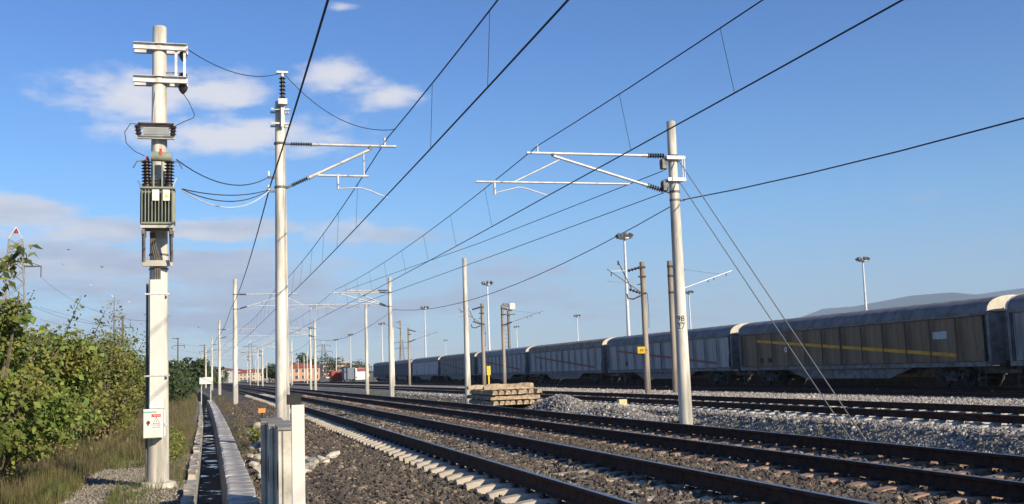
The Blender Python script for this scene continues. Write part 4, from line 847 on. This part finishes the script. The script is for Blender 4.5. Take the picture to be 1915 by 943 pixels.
sh = thing('metal_shed', 'pale grey gabled shed in the far town left of centre', 'shed', (atpix(421, 560), 560, 0)); MB().add([(-4.5, 0, 0), (4.5, 0, 0), (4.5, 0, 5), (0, 0, 7.4), (-4.5, 0, 5), (-4.5, 14, 0), (4.5, 14, 0), (4.5, 14, 5), (0, 14, 7.4), (-4.5, 14, 5)], [(0, 1, 2, 3, 4), (9, 8, 7, 6, 5), (1, 6, 7, 2), (5, 0, 4, 9)]).build('wall', mat('shed_sheet', (.45, .46, .47), .6, var=.1), sh); MB().add([(4.7, -.3, 4.95), (0, -.3, 7.5), (-4.7, -.3, 4.95), (4.7, 14.3, 4.95), (0, 14.3, 7.5), (-4.7, 14.3, 4.95)], [(0, 3, 4, 1), (1, 4, 5, 2)]).build('roof', GALV, sh); MB().box((0, -.05, 1.8), (3.2, .1, 3.4)).build('door', GALV_D, sh)
# coach, red container, dark car
cb = thing('coach', 'white coach with dark red rear lettering band near the yard tracks', 'bus', (34.3, 268, .3)); MB().box((0, 4.5, 1.75), (2.9, 9, 2.9)).build('body', mat('coach_white', (.72, .70, .66), .4, var=.05), cb); MB().box((.1, -.02, 2.75), (2.3, .06, .8)).build('rear_window', mat('coach_red', (.30, .08, .08), .4), cb)
MB().box((-1.46, 4.5, 2.4), (.05, 8, 1.0)).build('side_window', WINM, cb); MB().box((-1.15, -.02, .9), (.3, .06, .3)).build('tail_light', REDP, cb); MB().box((1.15, -.02, .9), (.3, .06, .3)).build('tail_light', REDP, cb)
for s_ in (-1, 1):
    for q in (1.6, 7): MB().tube([(s_*1.3, q, .42), (s_*1.46, q, .42)], .5, 14).build('wheel', BLACKP, cb)
tk = thing('box_truck', 'grey blue box truck parked left of the white coach', 'truck', (31.3, 268, .2)); MB().box((0, 3, 2.0), (2.5, 6, 2.9)).build('cargo_box', mat('truck_blue', (.17, .20, .25), .6), tk); MB().box((0, 7, 1.5), (2.3, 1.8, 2.2)).build('cab', mat('truck_blue', (.17, .2, .25)), tk)
for s_ in (-1, 1):
    for q in (1.2, 6.9): MB().tube([(s_*1.05, q, .45), (s_*1.25, q, .45)], .45, 12).build('wheel', BLACKP, tk)
rc = thing('red_container', 'faded red freight container left of the grey truck', 'container', (29.0, 276, .1)); MB().box((0, 3, 1.55), (2.5, 6, 2.7)).build('container_box', BRICKRED, rc)
for k in range(7): MB().box((-1.05+k*.35, -.04, 1.55), (.08, .08, 2.5)).build('corrugation', BRICKRED, rc)
cr = thing('parked_car', 'dark hatchback parked at the left end of the yard vehicles', 'car', (24.4, 262, .1)); mb = MB(); mb.box((0, 1.6, .62), (1.75, 4, .65), taper=.95); mb.box((0, 1.7, 1.2), (1.55, 2.3, .6), taper=.78); mb.build('body', mat('car_dark', (.05, .055, .07), .35), cr)
for s_ in (-1, 1):
    for q in (.5, 2.9): MB().tube([(s_*.75, q, .32), (s_*.9, q, .32)], .32, 12).build('wheel', BLACKP, cr)
for lab, px, Y in (('left white slender tower far behind the trees', 324, 700), ('right white slender tower far behind the trees', 343, 700)):
    t = thing('white_tower', lab, 'tower', (atpix(px, Y, 680), Y, 0), 0, 'white towers'); MB().tube([(0, 0, 0), (0, 0, 10), (0, 0, 13), (0, 0, 15)], [2, 2, 2, .4], 12).build('tower_shaft', WHITEP, t); MB().ring((0, 0, 10), 2.0, .5, 12, .3).build('collar', GALV_D, t)
# hills
HILLM = mat('hill_scrub', (.055, .07, .06), .95, var=.25, scale=.002)
def hill(y0, prof, depth, name='hills'):
    v = []; n = len(prof); K = 5
    for j in range(K+1):
        tt = j/K
        for i, (x, z) in enumerate(prof): v.append((x, y0+depth*tt, z*math.sin(math.pi*.5*min(1, tt*2.2))*(1+.06*math.sin(i*2.3+j))-20*(j == 0)))
    mb = MB().add(v, [(j*n+i, j*n+i+1, (j+1)*n+i+1, (j+1)*n+i) for j in range(K) for i in range(n-1)]); tag(mb.build(name, HILLM, None, True), kind='structure')
def hp(pts, Y):
    out = []
    for px, py in pts:
        d = fw+rt*((px-957.5)/FPX)-up*((py-471.5)/FPX); out.append((d.x*Y/d.y, 1.8+d.z*Y/d.y))
    return out
hill(8200, hp([(1330, 690), (1450, 650), (1540, 600), (1620, 583), (1690, 566), (1730, 556), (1790, 556), (1850, 550), (1915, 543), (2050, 530), (2250, 520), (2500, 540), (2700, 600)], 10000), 3400)
hill(4800, hp([(-600, 700), (-300, 690), (0, 700), (200, 690), (320, 683), (380, 684), (450, 692), (520, 688), (600, 686), (680, 694), (800, 694), (950, 690), (1200, 684)], 6000), 2600)

# ------------------------------------------------------------------ vegetation
def leaves_mesh(C_, N_, size, m, name, fold=.35):
    """C_ centres (n,3), N_ normals (n,3); every leaf a folded pointed blade"""
    n = len(C_); nrm = N_/np.linalg.norm(N_, axis=1, keepdims=True); ax = RNG.normal(size=(n, 3)); ax[:, 2] -= .6
    t = ax-nrm*np.sum(ax*nrm, 1, keepdims=True); t /= np.linalg.norm(t, axis=1, keepdims=True); s = np.cross(nrm, t)
    L = (size*RNG.uniform(.5, 1.0, n)*RNG.choice([.7, 1, 1.5], n, p=[.35, .45, .2]))[:, None]; W_ = L*RNG.uniform(.20, .40, n)[:, None]
    p0 = C_; p1 = C_+t*L*.45+s*W_+nrm*L*.12*fold; p2 = C_+t*L-nrm*L*.15; p3 = C_+t*L*.45-s*W_+nrm*L*.12*fold; pm = C_+t*L*.5
    V = np.stack([p0, p1, p2, p3, pm], 1).reshape(-1, 3); b = np.arange(n)[:, None]*5
    F = np.concatenate([b+np.array([[0, 1, 4]]), b+np.array([[1, 2, 4]]), b+np.array([[2, 3, 4]]), b+np.array([[3, 0, 4]])], 0)
    me = bpy.data.meshes.new(name); me.vertices.add(len(V)); me.vertices.foreach_set('co', V.ravel()); me.loops.add(F.size); me.loops.foreach_set('vertex_index', F.ravel().astype(np.int32)); me.polygons.add(len(F)); me.polygons.foreach_set('loop_start', np.arange(0, F.size, 3, dtype=np.int32)); me.polygons.foreach_set('loop_total', np.full(len(F), 3, np.int32)); me.materials.append(m); me.update(calc_edges=True); return me
def shrub(name, label, base, c, rad, nleaf, size, m, nbr=9, clumps=26, cat='shrub', group=None, trunk=.05, sub=.42):
    t = thing(name, label, cat, base, 0, group); base = Vector(base); c = np.array(c)-np.array(base); rad = np.array(rad)
    cl = RNG.normal(size=(clumps, 3)); cl /= np.linalg.norm(cl, axis=1, keepdims=True); cl *= RNG.uniform(.35, 1.0, (clumps, 1))**.6; cc = c+cl*rad
    mb = MB()
    for k in range(min(nbr, clumps)):
        e = Vector(cc[k]); mid = Vector((e.x*.35+random.uniform(-.1, .1), e.y*.35+random.uniform(-.1, .1), e.z*.55)); mb.tube([(random.uniform(-.1, .1), random.uniform(-.1, .1), -.1), mid, e, e+(e-mid)*.25], [trunk, trunk*.65, trunk*.3, trunk*.1], 5)
    mb.build('trunk', STEM, t, True)
    w_ = RNG.integers(0, clumps, nleaf); off = RNG.normal(size=(nleaf, 3)); off /= np.linalg.norm(off, axis=1, keepdims=True); off *= RNG.uniform(.3, 1, (nleaf, 1))**.5
    P = cc[w_]+off*rad.mean()*sub*RNG.uniform(.7, 1.25, (clumps, 1))[w_]; P = P[P[:, 2] > .02]
    Nn = RNG.normal(size=P.shape)*.7+np.array([.35, -.45, .75])
    put('crown', leaves_mesh(P, Nn, size, m, 'crown'), t); return t
G_ = 'shrubs along the left verge'
shrub('shrub', 'broad leafy green shrub filling the lower left corner', (-3.4, 18.2, 0), (-3.3, 18.4, 1.55), (1.35, 1.5, 1.12), 17000, .105, LEAF, 26, 44, group=G_, sub=.34)
shrub('shrub', 'leafy shrub at the left edge with sprigs high against the sky', (-3.1, 16.3, 0), (-3.0, 16.4, 1.95), (.45, .8, 1.15), 7000, .105, LEAF, 18, 24, group=G_, sub=.36)
shrub('shrub', 'yellowing shrub behind the broad green one', (-3.9, 24.5, 0), (-3.8, 24.5, 1.6), (1.5, 2.0, 1.1), 11500, .10, LEAF_B, 24, 40, group=G_, sub=.34)
shrub('shrub', 'tall yellow green shrub just left of the transformer pole', (-3.1, 31.5, 0), (-3.1, 31.5, 1.75), (1.3, 2.2, 1.35), 13000, .11, LEAF_Y, 24, 42, group=G_, sub=.36)
shrub('shrub', 'rounded green shrub further back beside the transformer pole', (-3.4, 40, 0), (-3.4, 40, 1.45), (1.1, 2.2, 1.15), 7000, .13, LEAF_Y, 16, 30, group=G_, sub=.36)
shrub('shrub', 'dark green shrub in the far hedge line behind the verge', (-5.4, 55, 0), (-5.4, 55, 1.7), (1.8, 3.5, 1.3), 5500, .2, LEAF_D, 8, 28, group=G_)
shrub('shrub', 'bushy green shrub right of the transformer pole in the distance', (-4.0, 84, 0), (-4.0, 84, 1.1), (1.6, 4, 1.3), 4500, .26, LEAF_D, 8, 26, group=G_)
shrub('shrub', 'far shrub at the end of the verge near the notice board', (-5.6, 125, 0), (-5.6, 125, 1.1), (2.6, 8, 1.3), 4500, .34, LEAF_D, 8, 26, group=G_)
shrub('tree', 'slender sparse tree rising above the yellow green shrub', (-3.95, 44, 0), (-3.95, 44, 3.3), (.5, .6, 1.5), 1500, .11, LEAF_Y, 14, 26, 'tree', None, .05, .5)
for k, (px, Y, rx, h, lab) in enumerate(((563, 520, 9, 6.5, 'dark tree left of the apartment block'), (598, 560, 12, 7.5, 'dark spreading tree before the apartment block'), (520, 480, 6, 4, 'low tree behind the nearest white post'), (664, 620, 9, 5, 'low green tree beside the apartment block'), (375, 300, 6, 3, 'low dark tree behind the notice board'), (352, 260, 6, 3.5, 'low dark tree behind the verge'))):
    x = atpix(px, Y); shrub('tree', lab, (x, Y, 0), (x, Y, h), (rx, 6, h*.75), 3000, 1.0, LEAF_D, 6, 22, 'tree', 'trees before the far town', .3)
# sprigs: separate large leaves against the sky
sp = thing('leafy_sprig', 'sprig of large pointed leaves reaching up at the left edge', 'branch', (-2.97, 14.9, 2.6))
br = [(-.3, .3, -.7), (.0, 0, .1), (.22, -.05, .55), (.36, -.08, .78), (.55, -.1, .98)]; MB().tube(br, [.018, .014, .010, .008, .004], 6).build('twig', STEM, sp, True)
lp = []
for k in range(3):
    lp.append(leaves_mesh(np.zeros((1, 3)), np.array([[.2, -.6, .7]]), .15, [LEAF, LEAF_D, LEAF_Y][k % 3], 'leaf'))
for k in range(130):
    q = random.random()**.8; i = min(3, int(q*4)); p_ = Vector(br[i]).lerp(Vector(br[i+1]), q*4-i); o = put('leaf', random.choice(lp), sp, p_+Vector((random.uniform(-.13, .13), random.uniform(-.13, .13), random.uniform(-.11, .08)))); o.rotation_euler = (random.uniform(-.9, .9), random.uniform(-.9, .9), random.uniform(0, 6.28)); s_ = random.uniform(.8, 1.5); o.scale = (s_,)*3
for j, (x, y, z, lab) in enumerate(((-2.5, 19.6, 2.80, 'small leafy shoot standing above the broad shrub'), (-2.2, 20.5, 2.62, 'short leafy shoot right of the taller shoot'), (-2.95, 17.6, 2.75, 'leafy shoot on the left part of the broad shrub'))):
    t = thing('leafy_shoot', lab, 'branch', (x, y, z)); MB().tube([(-.25, 0, -.6), (0, 0, 0), (.12, 0, .32), (.2, 0, .5)], [.014, .010, .007, .003], 5).build('twig', STEM, t)
    for k in range(34):
        q = random.random(); o = put('leaf', random.choice(lp), t, (.2*q+random.uniform(-.1, .1), random.uniform(-.1, .1), .5*q+random.uniform(-.08, .08))); o.rotation_euler = (random.uniform(-.9, .9), random.uniform(-.9, .9), random.uniform(0, 6.28)); s_ = random.uniform(.5, .9); o.scale = (s_,)*3

def grass(name, label, regions, m, hmin, hmax, wd=.006):
    VV = []; tot = 0
    for x0, x1, y0, y1, n, sc in regions:
        X = RNG.uniform(x0, x1, n); Y = RNG.uniform(y0, y1, n); den = np.sin(X*2.1+Y*.7)+np.sin(Y*1.3-X*1.1)+RNG.normal(0, .6, n); k = (den > -.5); X, Y = X[k], Y[k]
        X = X+dxv(Y); kk = in_view(np.stack([X, Y, 0*X+.3], -1), 200); X, Y = X[kk], Y[kk]; n = len(X)
        nb_ = 9
        a = RNG.uniform(0, 6.28, (n, nb_)); rr = RNG.uniform(0, .12, (n, nb_))*sc; h = RNG.uniform(hmin, hmax, (n, 1))*RNG.uniform(.5, 1.1, (n, nb_))*sc; ln = RNG.uniform(.1, .55, (n, nb_))*h
        bx_ = X[:, None]+np.cos(a)*rr; by = Y[:, None]+np.sin(a)*rr; w2 = wd*sc*RNG.uniform(.7, 1.6, (n, nb_)); px_, py_ = -np.sin(a)*w2, np.cos(a)*w2; z0 = np.full_like(bx_, -.06)
        tx, ty = bx_+np.cos(a)*ln, by+np.sin(a)*ln; mx, my = bx_+np.cos(a)*ln*.35, by+np.sin(a)*ln*.35
        V = np.stack([np.stack([bx_-px_, by-py_, z0], -1), np.stack([bx_+px_, by+py_, z0], -1), np.stack([mx+px_*.8, my+py_*.8, h*.6], -1), np.stack([mx-px_*.8, my-py_*.8, h*.6], -1), np.stack([tx, ty, h], -1)], 2).reshape(-1, 3); VV.append(V)
    V = np.concatenate(VV); n = len(V)//5; b = np.arange(n)[:, None]*5; F = np.concatenate([b+np.array([[0, 1, 2]]), b+np.array([[0, 2, 3]]), b+np.array([[3, 2, 4]])], 0)
    me = bpy.data.meshes.new(name); me.vertices.add(len(V)); me.vertices.foreach_set('co', V.ravel()); me.loops.add(F.size); me.loops.foreach_set('vertex_index', F.ravel().astype(np.int32)); me.polygons.add(len(F)); me.polygons.foreach_set('loop_start', np.arange(0, F.size, 3, dtype=np.int32)); me.polygons.foreach_set('loop_total', np.full(len(F), 3, np.int32)); me.materials.append(m); me.update(calc_edges=True)
    tag(put(name, me), label, 'grass', kind='stuff')
grass('dry_grass', 'tall dry brown grass and weeds on the left verge', [(-6, -2.7, 15, 22, 2300, .9), (-6, -2.3, 22, 26, 1500, .9), (-6, -1.3, 26, 34, 2200, .9), (-1.1, -.6, 21, 45, 420, .5), (-6, -1.0, 34, 60, 2600, .95), (-7, -1.0, 60, 120, 2200, 1.3), (.62, 1.5, 24, 60, 260, .55), (.6, 1.6, 60, 110, 300, .8)], GRASSM, .22, .62, .0035)
grass('green_weeds', 'short green weeds at the path edge and by the pole foot', [(-4.5, -2.3, 14.5, 22, 2200, .9), (-1.6, -.85, 16.6, 19.0, 260, .7), (-1.25, -.6, 14.5, 30, 420, .55), (14.3, 15.1, 14, 40, 60, .7), (5.9, 7.2, 30, 70, 60, .6), (-2.6, -.9, 24, 40, 1100, .8), (.6, 1.2, 22, 45, 260, .6), (11.2, 12.9, 30, 60, 160, .7), (19.5, 21, 40, 110, 260, .9), (11, 13.5, 55, 95, 500, 1.1)], GRASSG, .12, .42, .0035)
for k, (x, y, s) in enumerate(((-1.05, 24.2, .3), (-1.0, 27.0, .34), (-1.15, 30, .3), (1.05, 22.6, .25), (1.0, 29, .3))):
    shrub('weed_plant', 'low leafy green weed growing along the drain', (x, y, 0), (x, y, s), (s*.9, s*1.1, s*.9), 420, .075, LEAF_Y, 5, 9, 'weed', 'leafy weeds along the drain', .01)

# ------------------------------------------------------------------ birds
def bird(m, flap):
    mb = MB(); mb.tube([(0, -.16, 0), (0, -.1, .02), (0, .02, .01), (0, .14, 0), (0, .24, .0)], [.01, .04, .05, .03, .008], 7)
    for s in (-1, 1): mb.add([(s*.03, -.05, .03), (s*.03, .07, .03), (s*.2, .05, .03+flap*.12), (s*.2, -.06, .03+flap*.12), (s*.42, .06, .03+flap*.05)], [(0, 1, 2, 3), (3, 2, 4)])
    return mb.mesh('bird', m)
BW, BD = mat('white_plumage', (.75, .74, .72), .7, var=.05), mat('dark_plumage', (.03, .03, .035), .7, var=.1)
BL = [bird(BW, .9), bird(BW, -.4), bird(BD, .9), bird(BD, -.4)]
for k, (x, z, wht) in enumerate(((-8.0, 8.12, 1), (-7.72, 8.92, 0), (-6.06, 7.97, 0), (-6.59, 7.03, 1), (-5.49, 6.39, 1), (-4.65, 6.09, 1), (-3.89, 5.39, 0), (-4.05, 4.9, 0), (-2.57, 5.3, 1), (-1.74, 4.85, 1), (-1.08, 4.64, 1))):
    o = put('bird', BL[(0 if wht else 2)+k % 2], None, (x, 60, z)); o.scale = (.42 if not wht else .36,)*3; o.rotation_euler = (random.uniform(-.3, .3), random.uniform(-.5, .5), random.uniform(0, 6.28)); tag(o, 'small white bird in flight over the left verge' if wht else 'small dark bird in flight over the left verge', 'bird', 'white birds in flight' if wht else 'dark birds in flight')

# invented wall, painted dark to give the blackness under the train, and the air
lw = thing('low_wall', 'added dark wall standing in for the blackness beneath the parked wagons', 'wall', (39.6, 20, 0)); MB().box((0, 120, .5), (.3, 270, 1.15)).build('added_wall_body', mat('sooty_wall', (.05, .047, .043), .95, var=.3), lw); MB().box((0, 120, 1.1), (.42, 270, .06)).build('added_wall_coping', mat('sooty_coping', (.07, .066, .06), .95), lw)
hm = bpy.data.materials.new('haze_air'); hm.use_nodes = True; ht = hm.node_tree; ht.nodes.clear(); hb = NB(ht)
pv = hb.n('ShaderNodeVolumePrincipled'); pv.inputs['Color'].default_value = (.62, .80, 1, 1); pv.inputs['Density'].default_value = .00006; pv.inputs['Anisotropy'].default_value = .0
hb.l(pv.outputs[0], hb.n('ShaderNodeOutputMaterial').inputs['Volume'])
hz_ = MB().box((2000, 5800, 498), (36000, 14000, 1000)).build('haze', hm); tag(hz_, 'thin blue haze lying over the whole yard and far hills', 'haze', kind='stuff')
scene.cycles.volume_bounces = 0

# things that share a description are told apart by their order across the picture
OW = 'first second third fourth fifth sixth seventh eighth ninth tenth eleventh twelfth thirteenth fourteenth fifteenth sixteenth seventeenth eighteenth nineteenth twentieth'.split()
by = {}
bpy.context.view_layer.update()
for o in C.objects:
    if o.parent is None and 'label' in o and o.get('kind') is None: by.setdefault(o['label'], []).append(o)
def scrx(o):
    p = o.matrix_world.translation-CAM; return p.dot(rt)/max(p.dot(fw), .1)
for lab, os_ in by.items():
    if 1 < len(os_) <= 20:
        for k, o in enumerate(sorted(os_, key=scrx)):
            if len(lab.split()) <= 12: o['label'] = f'{lab}, {OW[k]} from the left'
